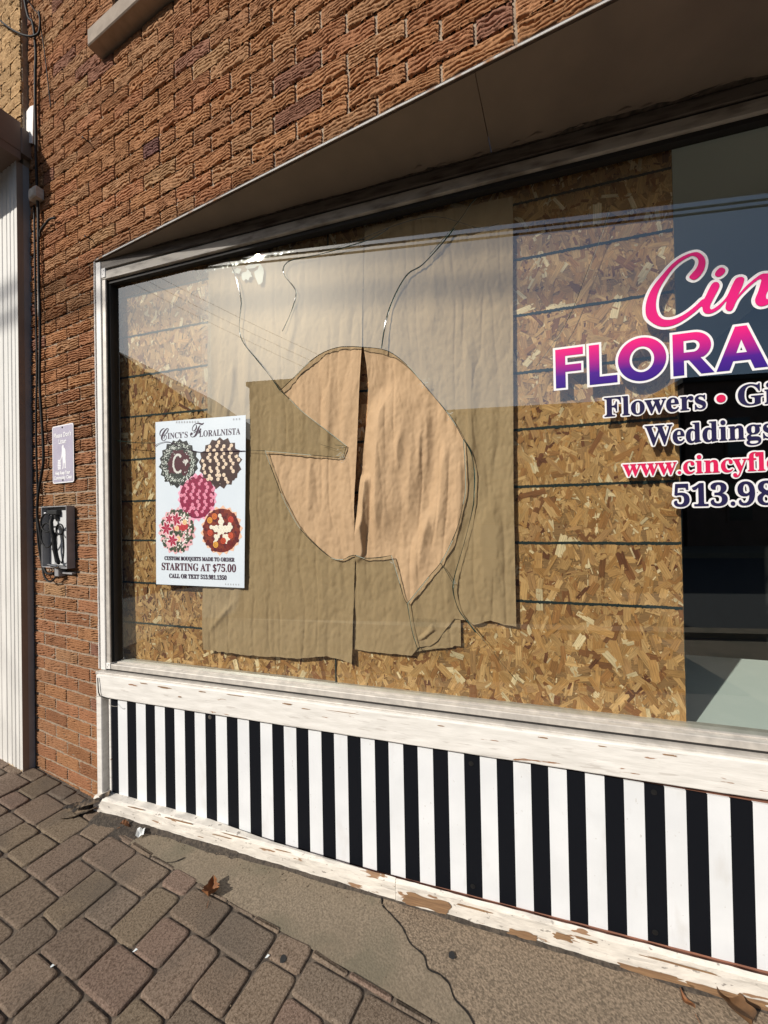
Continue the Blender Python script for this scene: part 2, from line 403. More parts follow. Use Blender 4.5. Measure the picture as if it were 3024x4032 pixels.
for j in range(0, 24):
    for i in range(-26, 40):
        if (i, j) in occ: continue
        opts = [(3, 2), (2, 3), (2, 2), (2, 2)]; rr.shuffle(opts); opts += [(2, 1), (1, 2), (1, 1)]
        for wx, wy in opts:
            cells = [(i+a, j+b) for a in range(wx) for b in range(wy)]
            if not any(c in occ for c in cells):
                occ.update(cells); FILL.append((i, i+wx, j, j+wy)); break
for i in range(-26, -13, 2): FILL.append((i, i+2, -1.3, 0))
PV, PF, PC = [], [], []
PAL = [(.232, .176, .128), (.226, .172, .127), (.214, .166, .125), (.232, .173, .128), (.228, .177, .124), (.226, .168, .127), (.206, .162, .124), (.236, .166, .128)]
for q, a in enumerate(EXPL+FILL):
    k = PAL[rr.randrange(len(PAL))]; g = rr.uniform(.86, 1.10)
    block(PV, PF, PC, px(a[0]), px(a[1]), py(a[3]), py(a[2]), .012+rr.uniform(-.0018, .0018), gap=rr.uniform(.002, .0038), col=tuple(c*g*.93 for c in k), tilt=(rr.uniform(-.014, .014), rr.uniform(-.014, .014)))
mesh_obj('brick_paving', PV, PF, m_paver, col=np.array(PC), smooth=False)['kind'] = 'structure'
def sheet(name, m, x0, x1, y0, y1, dz, z=None):
    zz = (lambda x, y: gz(x, y)+dz) if z is None else (lambda x, y: z)
    return tag(mesh_obj(name, [(x0, y0, zz(x0, y0)), (x1, y0, zz(x1, y0)), (x1, y1, zz(x1, y1)), (x0, y1, zz(x0, y1))], [(0, 1, 2, 3)], m), kind='structure')
sheet('joint_bed', m_sand, -1.6, 3.9, -1.56, -.0005, 0.0045)
sheet('far_sidewalk_paving', m_paver, -1.6, 3.9, -3.0, -1.56, .012)
tag(mesh_obj('ground', [(-300, -300, -.16), (300, -300, -.16), (300, 60, -.16), (-300, 60, -.16)], [(0, 1, 2, 3)], m_asphalt), kind='structure')
mb = MB(); mb.box(-9, 13, -3.2, -3.0, -.2, .0); tag(mb.build('kerb', m_conc), kind='structure')
mb = MB(); mb.box(-9, -1.6, -3.0, .0, -.2, .03); mb.box(3.9, 13, -3.0, 0, -.2, -.06); tag(mb.build('pavement', m_conc), kind='structure')
mb = MB(); mb.box(-40, 40, -14.0, -11.5, -.2, 0.0); tag(mb.build('far_pavement', m_conc), kind='structure')

# concrete strip beside the base board, split along a long crack
CRK = [(1.385, .19), (1.404, .128), (1.445, .11), (1.497, .088), (1.54, .054), (1.589, .041), (1.612, .013), (1.65, .014), (1.679, .004), (1.702, -.023), (1.748, -.041), (1.80, -.0925)]
def gpoly(name, pts, m, dz, kind='structure'):
    tri = tessellate_polygon([[Vector((p[0], p[1], 0)) for p in pts]])
    return tag(mesh_obj(name, [(x, y, gz(x, y)+dz) for x, y in pts], tri, m), kind=kind)
edge = [(-.02+i*.06, -.0895+.003*(vn(i*.9, 1, 2)-.5)) for i in range(31)]
edge = [p for p in edge if p[0] > .25 and p[0] < 1.80]
gpoly('concrete_strip', [(.20, -.06)]+edge+list(reversed(CRK))+[(1.385, .5), (.05, .5), (.05, -.03), (.14, -.03)], m_conc, .0085)
gpoly('aggregate_concrete', [(CRK[-1][0]+.004, CRK[-1][1])]+[(3.9, -.0925), (3.9, .9), (1.389, .9)]+[(x+.004, y+.002*((i % 2)*2-1)) for i, (x, y) in enumerate(CRK[:-1])], m_aggr, .0095)
m_crackd = mat('crack dark', (.015, .012, .010), .95)
mb = MB()
for pts, wd in ((CRK, .0022), ([(2.05, .06), (2.08, -.0), (2.09, -.05), (2.12, -.09)], .004), ([(.62, -.04), (.60, -.07), (.575, -.085)], .002)):
    P = smooth_path(pts, 5)
    for i in range(len(P)-1):
        (x0, y0), (x1, y1) = P[i], P[i+1]; d = np.array([y0-y1, x1-x0]); d = d/np.linalg.norm(d)*wd*(.4+vn(i*.7, 3))
        q = [(x0-d[0], y0-d[1]), (x1-d[0], y1-d[1]), (x1+d[0], y1+d[1]), (x0+d[0], y0+d[1])]
        mb.add([(x, y, gz(x, y)+.0115+i*1e-6) for x, y in q], [(0, 1, 2, 3)])
tag(mb.build('pavement_crack', m_crackd), kind='structure')
# soil along the foot of the base board
V, F = [], []
NS, NO = 150, 8
for i in range(NS+1):
    s = .06+2.6*i/NS
    wd = (.062 if s < .35 else (.030 if s < .8 else .018))*(.45+1.1*fbm(s*9, 2, 3)) + (.05*max(0, 1-abs(s-.2)/.16))
    for k in range(NO+1):
        t = k/NO; o = .052+wd*t
        x, y, _ = W(s, o, 0)
        h = .010*(1-t)**1.2*(.5+fbm(s*30, t*3, 6))+.003*fbm(s*90, t*9, 1)-.0035*t
        V.append((x, y, gz(x, y)+.0095+h))
F = [(i*(NO+1)+k, (i+1)*(NO+1)+k, (i+1)*(NO+1)+k+1, i*(NO+1)+k+1) for i in range(NS) for k in range(NO)]
tag(mesh_obj('soil', V, F, m_dirt, smooth=True), kind='stuff')

# ------------------------------------------------------------------ brick building
bld = empty('brick_building', (0, 0, 0), 'brown rug brick shop building above and left of the boarded window', 'building')
class Bricks:
    def __init__(s): s.V = []; s.F = []; s.C = []; s.n = 0
    def brick(s, x0, x1, z0, z1, nx, nz, fr, out=0.0, col=(.4, .22, .11), depth=.014, clip=None, clean=0.0):
        if clip: 
            x0 = max(x0, clip[0]); x1 = min(x1, clip[1]); z0 = max(z0, clip[2]); z1 = min(z1, clip[3])
        if x1-x0 < .012 or z1-z0 < .012: return
        nx = max(3, int(nx*(x1-x0)/.197)); nz = max(3, int(nz*(z1-z0)/.057))
        u = np.concatenate([[0, 0], np.linspace(.0, 1, nx+1), [1, 1]]); v = np.concatenate([[0, 0], np.linspace(0, 1, nz+1), [1, 1]])
        X = x0+(x1-x0)*u; Z = z0+(z1-z0)*v
        XX, ZZ = np.meshgrid(X, Z, indexing='ij')
        seed = random.uniform(0, 90)
        wob = 1.7*vn(XX*15+seed, ZZ*22+seed, 1)+.75*vn(XX*48, ZZ*50+seed, 2)+.3*vn(XX*130, ZZ*90+seed, 3)
        ph = ZZ/.0118+wob+.5*seed
        sw = np.abs(np.sin(np.pi*ph))
        g_ = np.clip((sw-.10)/.62, 0, 1); g_ = g_*g_*(3-2*g_); brk = np.clip((fbm(XX*16+seed, ZZ*55, 8)-.30)/.20, .40, 1); D = .0120*brk*(g_-.72)+.0045*(fbm(XX*24+seed, ZZ*36, 4)-.5)+.0022*(vn(XX*190+seed, ZZ*230, 3)-.5)+.002*(fbm(XX*40+seed, ZZ*50, 7)-.5)
        D = D*(1-.5*clean)
        edge = np.minimum(np.minimum(np.abs(XX-x0), np.abs(XX-x1)), np.minimum(np.abs(ZZ-z0), np.abs(ZZ-z1)))
        D = D-.0035*np.exp(-edge/.0022)
        O = out+D
        O[0, :] = O[-1, :] = -depth; O[:, 0] = O[:, -1] = -depth
        j = .0012
        XX = XX+j*(vn(ZZ*120, XX*3+seed, 5)-.5)*2; ZZ = ZZ+j*(vn(XX*70+seed, ZZ*2, 6)-.5)*2
        P = fr(XX.ravel(), O.ravel(), ZZ.ravel())
        s.V.append(np.stack([np.broadcast_to(p, XX.size) for p in P], 1))
        a, b = XX.shape
        I = np.arange(a*b).reshape(a, b)
        s.F.append(np.stack([I[:-1, :-1], I[1:, :-1], I[1:, 1:], I[:-1, 1:]], -1).reshape(-1, 4)+s.n)
        tone = 1+.10*(fbm(XX.ravel()*14+seed, ZZ.ravel()*14, 9)-.5)*2
        s.C.append(np.array(col)[None, :]*tone[:, None])
        s.n += a*b
    def build(s, name, m, parent, **k):
        return mesh_obj(name, np.concatenate(s.V), np.concatenate(s.F), m, parent, col=np.concatenate(s.C), smooth=True, **k)
def course_z():
    zs = [.106-.0667*k for k in range(3, 0, -1)]+[.106+.0667*k for k in range(0, 23)]
    z = zs[-1]
    for k in range(16): z += (2.612-1.5734)/16; zs.append(z)
    for k in range(40): z += .0665; zs.append(z)
    return zs
CZ = course_z()
BPAL = [(.41, .205, .095), (.43, .220, .103), (.39, .19, .088), (.42, .215, .105), (.44, .245, .125), (.37, .175, .085), (.39, .20, .10), (.42, .20, .10)]
def bcol(z, rnd):
    c = np.array(BPAL[rnd.randrange(len(BPAL))]); r = rnd.random()
    if r < .03: c = np.array((.31, .155, .10))
    elif r < .036: c = np.array((.20, .10, .085))
    elif r < .075: c = np.array((.46, .275, .14))
    return c*rnd.uniform(.90, 1.09)*np.array((.90, .90, .93))*(1.06 if z > 2.0 else .82)
rb = random.Random(8)
br = Bricks()
MT = .0095
for k in range(len(CZ)-1):
    z0, z1 = CZ[k], CZ[k+1]
    if z0 > 5.3: break
    low = z0 < 1.58
    ph = -.093 if low else .056
    half = (k % 2 == 0)
    # course at z .454 carries joints at -.093 + .207 n
    kk = round((.42-.106)/.0667)+3
    off = ph + (0 if (k-kk) % 2 == 0 else .1035) if low else ph+(0 if (k-len([z for z in CZ if z < 2.611])) % 2 == 0 else .1)
    n0 = int(math.floor((-.62-off)/.207))-1
    for n in range(n0, n0+22):
        x0 = off+n*.207; x1 = x0+.207
        if z1 < 2.62:
            clip = (-.606, -.001, -.1, 9)
        else:
            clip = (-.606, 3.6, 2.612, 9)
        if x1 < clip[0] or x0 > clip[1]: continue
        # hole for the upper window
        if z0 > 3.56 and z0 < 5.0 and x0 > .12 and x1 < 1.3: continue
        c2 = clip
        vis = (x0 < 2.35 and z0 < 4.4)
        nx, nz = (32, 34) if vis else (6, 5)
        col = bcol(z0, rb)
        if rb.random() < .05 and z0 > 2.6:   # a closer brick
            br.brick(x0+MT/2, x0+.1, z0+MT/2, z1-MT/2, nx, nz, B, rb.uniform(-.001, .0015), col, clip=c2)
            br.brick(x0+.1+MT, x1-MT/2, z0+MT/2, z1-MT/2, nx, nz, B, rb.uniform(-.001, .0015), bcol(z0, rb), clip=c2)
        else:
            br.brick(x0+.0052, x1-.0052, z0+MT/2, z1-MT/2, nx, nz, B, rb.uniform(-.001, .0015), col, clip=c2, clean=(.45 if z0 < 1.2 else .15 if z0 < 1.6 else 0))
br.build('brick_wall', m_brick, bld)
mb = MB(B)
mb.box(-.606, -.001, -.20, -.0045, -.1, 1.5734); mb.box(-.606, -.001, -.20, -.0075, 1.5735, 2.612); mb.box(-.606, 3.6, -.22, -.0085, 2.613, 3.56); mb.box(-.606, .13, -.22, -.0085, 3.56, 5.3); mb.box(1.3, 3.6, -.22, -.0085, 3.56, 5.3); mb.box(.13, 1.3, -.22, -.0085, 4.95, 5.3)
mb.box(3.3, 3.6, -.22, -.0085, -.1, 2.612)
mb.build('mortar', m_mortar, bld)
mb = MB(B); mb.box(.0, 3.35, -.1, .0062, 2.601, 2.6115); mb.box(.0, 3.35, -.010, -.004, 2.612, 2.622); lt = mb.build('lintel', m_lintel, bld)  # dark brown steel; upper strip paints the shadow line above the lip
# bright worn lip of the steel lintel, wobbling paint edge
V, F = [], []
for i in range(241):
    x = .02+3.3*i/240; h = .0055+.004*(fbm(x*6, 1, 4)-.5)
    for (o, z) in ((.0065, 2.6005), (.0085, 2.6005), (.0085, 2.6005+h), (.0065, 2.6005+h)): V.append(B(x, o, z))
F = [(4*i+a, 4*i+4+a, 4*i+4+(a+1) % 4, 4*i+(a+1) % 4) for i in range(240) for a in range(4)]
mesh_obj('lintel_lip', V, F, m_lintedge, lt)
# soffit panels (wedge between facade and window head)
xs = 1.81
def soff(x0, x1, name):
    P = [(x0, .0005), (x1, .0005), (x1, x1*SA/CA+.004), (x0, x0*SA/CA+.004)]
    V = [(x, y, 2.5990) for x, y in P]+[(x, y, 2.612) for x, y in P]
    return mesh_obj(name, V, [(0, 1, 2, 3), (4, 7, 6, 5), (0, 4, 5, 1), (1, 5, 6, 2), (2, 6, 7, 3), (3, 7, 4, 0)], m_soffit, bld)
soff(.03, xs-.0012, 'soffit_panel'); soff(xs+.0012, 3.3, 'soffit_panel')
V = []
for i in range(200):
    q = .35+2.7*i/199; wd = .004+.030*max(0, fbm(q*7, 2, 3)-.38)*(1.6 if 1.6 < q < 2.7 else .5); 
    V += [W(q, -.001, 2.5984), W(q, wd+.004*vn(q*90, 1), 2.5984)]
m_peel = mat('peeled soffit edge', (.030, .024, .019), .95, col2=(.10, .08, .06), scale=50)
mesh_obj('peeled_edge', V, [(2*i, 2*i+2, 2*i+3, 2*i+1) for i in range(199)], m_peel, bld)
for k in range(18):
    q = 1.55+1.1*(k/17)+.02*random.random(); a_ = .006+.02*random.random(); L_ = random.uniform(.01, .05)
    mesh_obj('paint_flake', [W(q, a_, 2.5982), W(q+L_, a_+.004, 2.5975), W(q+L_*.6, a_+.012*random.random()+.004, 2.5940)], [(0, 1, 2)], m_soffit, bld)
# upper window with stone sill
uw = mesh_obj('upper_window', [B(.14, -.09, 3.62), B(1.29, -.09, 3.62), B(1.29, -.09, 4.94), B(.14, -.09, 4.94)], [(0, 1, 2, 3)], m_pane, bld)
mb = MB(B); mb.box(.07, 1.35, -.12, .062, 3.545, 3.622, .004); mb.build('sill', m_stone, uw)
mb = MB(B); mb.box(.14, .20, -.088, -.04, 3.623, 4.94); mb.box(.20, 1.29, -.088, -.045, 3.623, 3.68); mb.box(1.23, 1.29, -.088, -.04, 3.68, 4.94); mb.build('frame', m_aluw, uw)

# ------------------------------------------------------------------ neighbour on the left: canopy, fluted column, brick pier
nb = empty('neighbour_building', (-1.4, 0, 0), 'neighbouring shopfront at left edge with fluted white column and brown canopy', 'building')
b2 = Bricks(); r2 = random.Random(3)
for k in range(len(CZ)-1):
    z0, z1 = CZ[k]+.02, CZ[k+1]+.02
    if z0 < 3.4 or z0 > 5.2: continue
    for n in range(0, 9):
        x1 = -.607-.207*n+(.1 if k % 2 else 0); x0 = x1-.207
        tanb = x1 > -.82
        c = (np.array((.50, .33, .17)) if tanb else np.array((.30, .13, .095)))*r2.uniform(.85, 1.1)
        br_ = (24, 16) if n < 3 else (8, 6)
        b2.brick(x0+MT/2, x1-MT/2, z0+MT/2, z1-MT/2, br_[0], br_[1], B, .034, c, clip=(-2.4, -.607, 3.4, 9), depth=-.020)
b2.build('brick_pier', m_brick, nb)
mb = MB(B); mb.box(-2.4, -.607, -.2, .024, 3.3, 5.3); mb.build('mortar', m_mortar, nb)
mb = MB(B)
mb.box(-2.6, -.580, .045, .42, 3.345, 3.50, .006); mb.box(-2.6, -.583, .045, .41, 3.30, 3.3445)
cp = mb.build('canopy', m_canopy, nb)
mb = MB(B); mb.box(-.66, -.575, .002, .0445, 3.335, 3.475, .004); mb.build('end_cap', m_canopy, cp)
V = [B(-.76, .03, 3.505), B(-.545, .03, 3.505), B(-.53, .012, 3.60), B(-.70, .012, 3.62), B(-.64, .012, 3.585), B(-.545, .085, 3.47), B(-.52, .085, 3.50)]
mb = MB(B); mb.poly([(-.74, 3.502), (-.54, 3.40), (-.527, 3.60), (-.56, 3.61), (-.66, 3.585)], .012, .004); mb.build('flashing', m_aluw, cp)
# fluted column: profile extruded upward
def column():
    xr, o0 = -.607, .055
    prof = []
    x = xr
    groove = [(.000, 0), (.026, 0), (.028, -.003), (.034, -.003), (.036, 0), (.060, 0), (.063, -.004), (.075, -.004), (.078, 0), (.105, 0), (.107, -.003), (.113, -.003), (.115, 0), (.15, 0), (.153, -.004), (.165, -.004), (.168, 0), (.21, 0), (.213, -.003), (.222, -.003), (.225, 0), (.30, 0)]
    prof = [(xr-g, o0+d) for g, d in groove]+[(xr-.30, -.0)]
    V, F = [], []
    zs = (.02, 3.2995)
    for z in zs:
        V += [B(a, o, z) for a, o in prof]
    n = len(prof)
    F = [(i, i+1, n+i+1, n+i) for i in range(n-1)]
    return V, F
V, F = column()
co = mesh_obj('column', V, F, m_col, nb)
m_colside = mat('shaded column side brown', (.30, .235, .185), .6, col2=(.25, .195, .155), scale=6)
mb = MB(B); mb.box(-.612, -.6055, .0285, .0548, .02, 3.299); mb.build('brown_side', m_colside, co)  # brown of the column side, its shadow put into the colour
m_colside2 = mat('shaded column side grey', (.36, .36, .37), .6, col2=(.30, .30, .31), scale=6)
mb = MB(B); mb.box(-.612, -.6075, .001, .028, .02, 3.299); mb.build('grey_side', m_colside2, co)  # grey of the column side, likewise darkened in colour for its shadow
m_stain = mat('rust stained foot', (.42, .27, .11), .8, col2=(.66, .60, .50), scale=22, lo=.35, hi=.6)
V = []; F = []
for i in range(41):
    x = -.6085-.29*i/40; h = .012+.03*fbm(i*.6, 2, 2)
    V += [B(x, .0556, .02), B(x, .0556, .02+h)]
F = [(2*i, 2*i+2, 2*i+3, 2*i+1) for i in range(40)]
mesh_obj('stained_foot', V, F, m_stain, co)
mb = MB(B); mb.box(-2.4, -.91, -.3, .0, .0, 3.3); mb.build('shopfront', m_colside2, nb)

# ------------------------------------------------------------------ shop window: frame, glass, cracks
GO = -.033
win = empty('shop_window', W(0, 0, .64), 'large cracked shop window in pale aluminium frame with a jagged hole', 'window')
mb = MB(W)
mb.box(.003, .034, -.06, .004, .655, 2.596, .002)
lj = mb.build('outer_jamb', m_aluw, win)
mb = MB(W); mb.box(.0345, .0385, -.06, -.004, .66, 2.55); mb.build('jamb_groove', m_gasket, win)
mb = MB(W); mb.box(.039, .0605, -.005, .001, .690, 2.507, .0015); mb.build('inner_jamb', m_alu, win)
mb = MB(W); mb.box(.0392, .0620, -.06, -.0052, .690, 2.507); mb.box(.0622, .070, -.06, -.014, .690, 2.491); mb.build('glazing_bead', m_gasket, win)
m_head = mat('grimy head rail', (.50, .46, .40), .55, col2=(.24, .21, .175), scale=9, stretch=(1, 1, 4), lo=.46, hi=.66, bump=.15, bscale=90)
mb = MB(W); mb.box(.039, 3.10, -.06, .0015, 2.508, 2.547, .0015); mb.build('head_rail', m_head, win)
mb = MB(W); mb.box(.0385, 3.10, -.06, -.003, 2.5475, 2.5545); mb.box(.0385, 3.1, -.04, -.012, 2.492, 2.5075); mb.build('head_gasket', m_gasket, win)
mb = MB(W); mb.box(.036, 3.10, -.06, .003, 2.555, 2.5975, .003); mb.build('head_trim', m_trim, win)
mb = MB(W); mb.box(.064, 3.10, -.075, .002, .6605, .6835, .002); mb.box(.064, 3.10, -.075, -.022, .684, .6885); mb.build('bottom_rail', m_alu, win)
mb = MB(W); mb.box(.0, 3.10, -.04, -.004, .652, .660); mb.build('bottom_gasket', m_gasket, win)
mb = MB(W); mb.box(-.004, 3.10, -.10, .024, .6385, .6515, .002); mb.build('bottom_ledge', m_alu, win)
for (z0, z1) in ((.662, .6895), (2.515, 2.56)):
    mb = MB(W); mb.box(.0392, .0635, -.05, .0045, z0, z1, .001); cb = mb.build('corner_bracket', m_aluw, win)
    mb = MB(W)
    for (a, z) in ((.047, z0+.35*(z1-z0)), (.055, z0+.7*(z1-z0))): mb.disc(a, z, .0022, .0049, 10)
    mb.build('screw', m_gasket, cb)
mb = MB(W); mb.box(3.06, 3.15, -.07, .01, .65, 2.6); mb.build('outer_jamb', m_aluw, win)
# ragged caulk bead between brick and jamb
V, F = [], []
for i in range(300):
    z = .66+1.94*i/299
    for k in range(4):
        r = .0035+.0035*fbm(z*40, k*3, 2)
        V.append(B(-.002+r*math.cos(k*1.57), .004+r*math.sin(k*1.57), z))
F = [(4*i+a, 4*i+(a+1) % 4, 4*i+4+(a+1) % 4, 4*i+4+a) for i in range(299) for a in range(4)]
mesh_obj('caulk', V, F, m_caulk, win, smooth=True)

HOLE = [(0.968, 1.888), (1.036, 1.936), (1.106, 1.989), (1.173, 2.02), (1.246, 2.03), (1.334, 2.016), (1.412, 1.997), (1.459, 1.971), (1.51, 1.923), (1.56, 1.86), (1.603, 1.802), (1.651, 1.738), (1.686, 1.68), (1.712, 1.629), (1.716, 1.52), (1.714, 1.44), (1.705, 1.395), (1.689, 1.326), (1.665, 1.265), (1.62, 1.182), (1.576, 1.13), (1.493, 1.028), (1.481, 1.047), (1.465, 1.103), (1.434, 1.208), (1.387, 1.199), (1.326, 1.196), (1.291, 1.206), (1.264, 1.202), (1.236, 1.19), (1.186, 1.196), (1.117, 1.247), (1.05, 1.313), (1.0, 1.39), (0.964, 1.46), (0.949, 1.497), (0.914, 1.583), (0.891, 1.641), (1.106, 1.61), (1.245, 1.589), (1.26, 1.636), (1.153, 1.722), (1.064, 1.794), (1.011, 1.848)]
corner = {0, 13, 21, 24, 37, 39, 40}
hole = []
idx = sorted(corner)
for a, b in zip(idx, idx[1:]+[idx[0]+len(HOLE)]):
    seg = [HOLE[i % len(HOLE)] for i in range(a, b+1)]
    hole += smooth_path(seg, 4)[:-1]
mb = MB(W)
mb.poly([[(.06, .68), (3.08, .68), (3.08, 2.515), (.06, 2.515)], list(reversed(hole))], GO)
gp = mb.build('glass_pane', m_glass, win); gp['label'] = 'tinted glass pane with a jagged round hole and long cracks'
mb = MB(W)
hp = hole+[hole[0]]
for i in range(len(hole)):
    a, b = hp[i], hp[i+1]
    mb.add([(a[0], GO-.0002, a[1]), (b[0], GO-.0002, b[1]), (b[0], GO-.0055, b[1]), (a[0], GO-.0055, a[1])], [(0, 1, 2, 3)])
mb.build('glass_edge', m_edge, gp)
mb = MB(W)
mb.tube([(p[0], GO-.002, p[1]) for p in hp], [.0007+.0011*vn(i*.35, 5) for i in range(len(hp))], 6, world=False); mb.build('broken_rim', m_edge, gp)
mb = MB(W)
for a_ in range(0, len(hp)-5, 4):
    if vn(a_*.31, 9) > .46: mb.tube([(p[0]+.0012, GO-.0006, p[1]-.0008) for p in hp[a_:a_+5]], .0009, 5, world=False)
mb.build('rim_glint', m_crackl, gp)  # pale tube pieces paint highlights along the broken rim
CRACKS = [
 [(0.714, 2.512), (0.76, 2.407), (0.787, 2.3), (0.782, 2.242), (0.776, 2.17), (0.797, 2.109), (0.862, 2.028), (0.925, 1.949), (0.968, 1.888)],
 [(1.448, 2.452), (1.38, 2.429), (1.297, 2.421), (1.166, 2.415), (1.029, 2.417), (0.994, 2.389), (1.005, 2.352), (1.043, 2.302), (1.05, 2.266), (1.025, 2.201), (0.985, 2.131)],
 [(1.695, 2.395), (1.639, 2.34), (1.575, 2.287), (1.52, 2.264), (1.477, 2.208), (1.442, 2.137), (1.424, 2.069), (1.412, 2.0)],
 [(1.712, 1.629), (1.738, 1.579), (1.748, 1.506), (1.745, 1.43), (1.74, 1.38), (1.71, 1.265), (1.67, 1.133), (1.665, 1.078), (1.682, 1.017), (1.712, 0.973), (1.741, 0.937)],
 [(1.62, 1.182), (1.639, 1.155), (1.665, 1.109)],
 [(1.493, 1.028), (1.507, 0.937), (1.522, 0.882), (1.534, 0.851)],
 [(0.07, 1.745), (0.206, 1.724), (0.325, 1.718), (0.357, 1.74), (0.413, 1.732), (0.482, 1.704), (0.555, 1.684), (0.594, 1.674), (0.807, 1.65), (0.891, 1.641)],
 [(2.196, 2.352), (2.175, 2.284), (2.121, 2.142), (2.071, 2.018), (2.011, 1.923), (1.961, 1.86)],
 [(1.154, 2.423), (1.299, 2.432), (1.462, 2.457), (1.58, 2.463), (1.653, 2.446), (1.713, 2.415), (1.788, 2.375), (1.85, 2.377)],
 [(1.605, 2.321), (1.713, 2.42), (1.747, 2.462), (1.774, 2.488)],
 [(1.711, 0.979), (1.743, 0.939), (1.777, 0.9), (1.832, 0.831), (1.873, 0.783)],
 [(1.151, 1.649), (1.195, 1.634), (1.245, 1.616)], [(1.213, 1.643), (1.26, 1.636)]]
for ci, c in enumerate(CRACKS):
    P = smooth_path(c, 6)
    th = 1.35*(.0016, .0016, .0019, .0017, .0008, .0012, .0013, .0008, .0008, .0009, .0008, .0008, .0007)[ci]
    R = [th*(.35+.9*vn(i*.22, ci*7.3)) for i in range(len(P))]
    mb = MB(W); mb.tube([(p[0], GO-.0005, p[1]) for p in P], R, 6, world=False)
    ck = mb.build('crack', m_edge, gp)
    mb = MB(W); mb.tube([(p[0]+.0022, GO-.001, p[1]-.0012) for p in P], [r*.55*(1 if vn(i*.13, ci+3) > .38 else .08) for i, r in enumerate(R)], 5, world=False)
    mb.build('crack_glint', m_crackl, ck)  # pale line beside the crack paints its light highlight
# crushed white glass at the wedge tip and on the right edge of the hole
m_crush = mat('crushed glass', (.70, .72, .68), .2, col2=(.35, .37, .33), scale=300)
mb = MB(W); r3 = random.Random(2)
for (cs, cz, n, sp) in ((1.238, 1.60, 26, .016), (1.575, 1.845, 26, .012), (1.665, 1.72, 8, .01), (1.414, 2.005, 8, .008), (.782, 2.25, 4, .004), (1.668, 1.11, 5, .006), (1.437, 1.19, 5, .006)):
    for k in range(n):
        s = cs+r3.gauss(0, sp*.6); z = cz+r3.gauss(0, sp); a = r3.uniform(-.5, .5); L = r3.uniform(.002, .007)
        mb.add([(s-L*math.cos(a), GO+.0008, z-L*math.sin(a)), (s+L*math.cos(a), GO+.0014, z+L*math.sin(a)), (s+.0012, GO+.0016, z+.0015)], [(0, 1, 2)])
mb.build('crushed_edge', m_crush, gp)

# ------------------------------------------------------------------ boards behind the glass
def osb(name, s0, s1, z0, z1, tiltb, label, dens=6300):
    O0 = -.070
    V, F, C, UVs = [], [], [], []
    def put(s, z, o):  # bottom of the board leans inward a little
        return W(s, O0+o-tiltb*(1-(z-z0)/(z1-z0))*(1-(s-s0)/(s1-s0)*.7), z)
    th = -.012
    P = [(s0, z0), (s1, z0), (s1, z1), (s0, z1)]
    for d in (0, th): V += [put(s, z, d) for s, z in P]
    C += [(.34, .185, .08)]*8; UVs += [(q_[0], q_[1]) for q_ in P]*2
    F += [(0, 1, 2, 3), (7, 6, 5, 4), (0, 4, 5, 1), (1, 5, 6, 2), (2, 6, 7, 3), (3, 7, 4, 0)]
    rd = random.Random(hash(name) % 1000+int(s0*100))
    N = int(dens*(s1-s0)*(z1-z0))
    pal = [(.70, .42, .19), (.60, .34, .14), (.56, .30, .115), (.49, .245, .085), (.41, .190, .068), (.66, .38, .16), (.86, .65, .40), (.29, .120, .047), (.19, .070, .032), (.52, .28, .12)]
    wts = [12, 16, 16, 14, 11, 13, 8, 6, 4, 14]
    for i in range(N):
        s = rd.uniform(s0, s1); z = rd.uniform(z0, z1)
        big = rd.random()
        fine = vn(s*7, z*7, 5) > .58
        if fine and big > .3: L = rd.uniform(.006, .025); wd = rd.uniform(.0012, .005)
        elif big < .27: L = rd.uniform(.035, .105); wd = rd.uniform(.009, .027)
        elif big < .7: L = rd.uniform(.018, .05); wd = rd.uniform(.003, .010)
        else: L = rd.uniform(.008, .028); wd = rd.uniform(.0015, .006)
        a = math.pi/2+rd.gauss(0, .55) if rd.random() < .72 else rd.uniform(0, math.pi)
        ca, sa = math.cos(a), math.sin(a)
        h = rd.uniform(.0003, .0022); tl = rd.uniform(-.0004, .0004)
        c = np.array(rd.choices(pal, wts)[0])*rd.uniform(.82, 1.14)
        # irregular six to eight sided strand, ends ragged, with grain stripes along it
        hl = L/2; hw = wd/2; k1, k2, k3, k4 = (rd.uniform(.75, 1.0) for _ in range(4)); nb_ = len(V)
        ng = 3 if wd > .008 else 2
        for gi in range(ng+1):
            t = -1+2*gi/ng
            e1 = hl*(k1 if gi % 2 else k2)*(1-.12*rd.random()); e2 = hl*(k3 if gi % 2 else k4)*(1-.12*rd.random())
            g = 1+rd.uniform(-.10, .08)
            for (u, hh) in ((-e1, h-tl), (e2, h+tl)):
                ss = s+u*ca-hw*t*sa; zz = z+u*sa+hw*t*ca
                ss = min(max(ss, s0), s1); zz = min(max(zz, z0), z1)
                V.append(put(ss, zz, hh)); C.append(c*g); UVs.append((u+s*9, hw*t+z*7))
        for gi in range(ng): F.append((nb_+2*gi, nb_+2*gi+1, nb_+2*gi+3, nb_+2*gi+2))
    o = mesh_obj(name, V, F, m_osb, col=np.array(C), uv=UVs)
    tag(o, label, 'board')
    def line(z, zb, sa_, sb_):
        n_ = int((sb_-sa_)/.004); VV, FF = [], []
        for i in range(n_+1):
            t = i/n_; s = sa_+(sb_-sa_)*t; zc = z+(zb-z)*t+.0015*(vn(s*30, z*9, 2)-.5)
            up = .0034+.0036*rd.random()*rd.random()+.001*vn(s*12, z, 1); dn = .0034+.0042*rd.random()*rd.random()
            VV += [put(s, zc-dn, .0027), put(s, zc+up, .0027)]
        mesh_obj('marker_line', VV, [(2*i, 2*i+2, 2*i+3, 2*i+1) for i in range(n_)], m_marker, o)
    return o, line, put
o1, ln1, _ = osb('strand_board', .012, 1.181, .674, 2.585, .020, 'left brown strand board with dark green marker lines beside the poster')
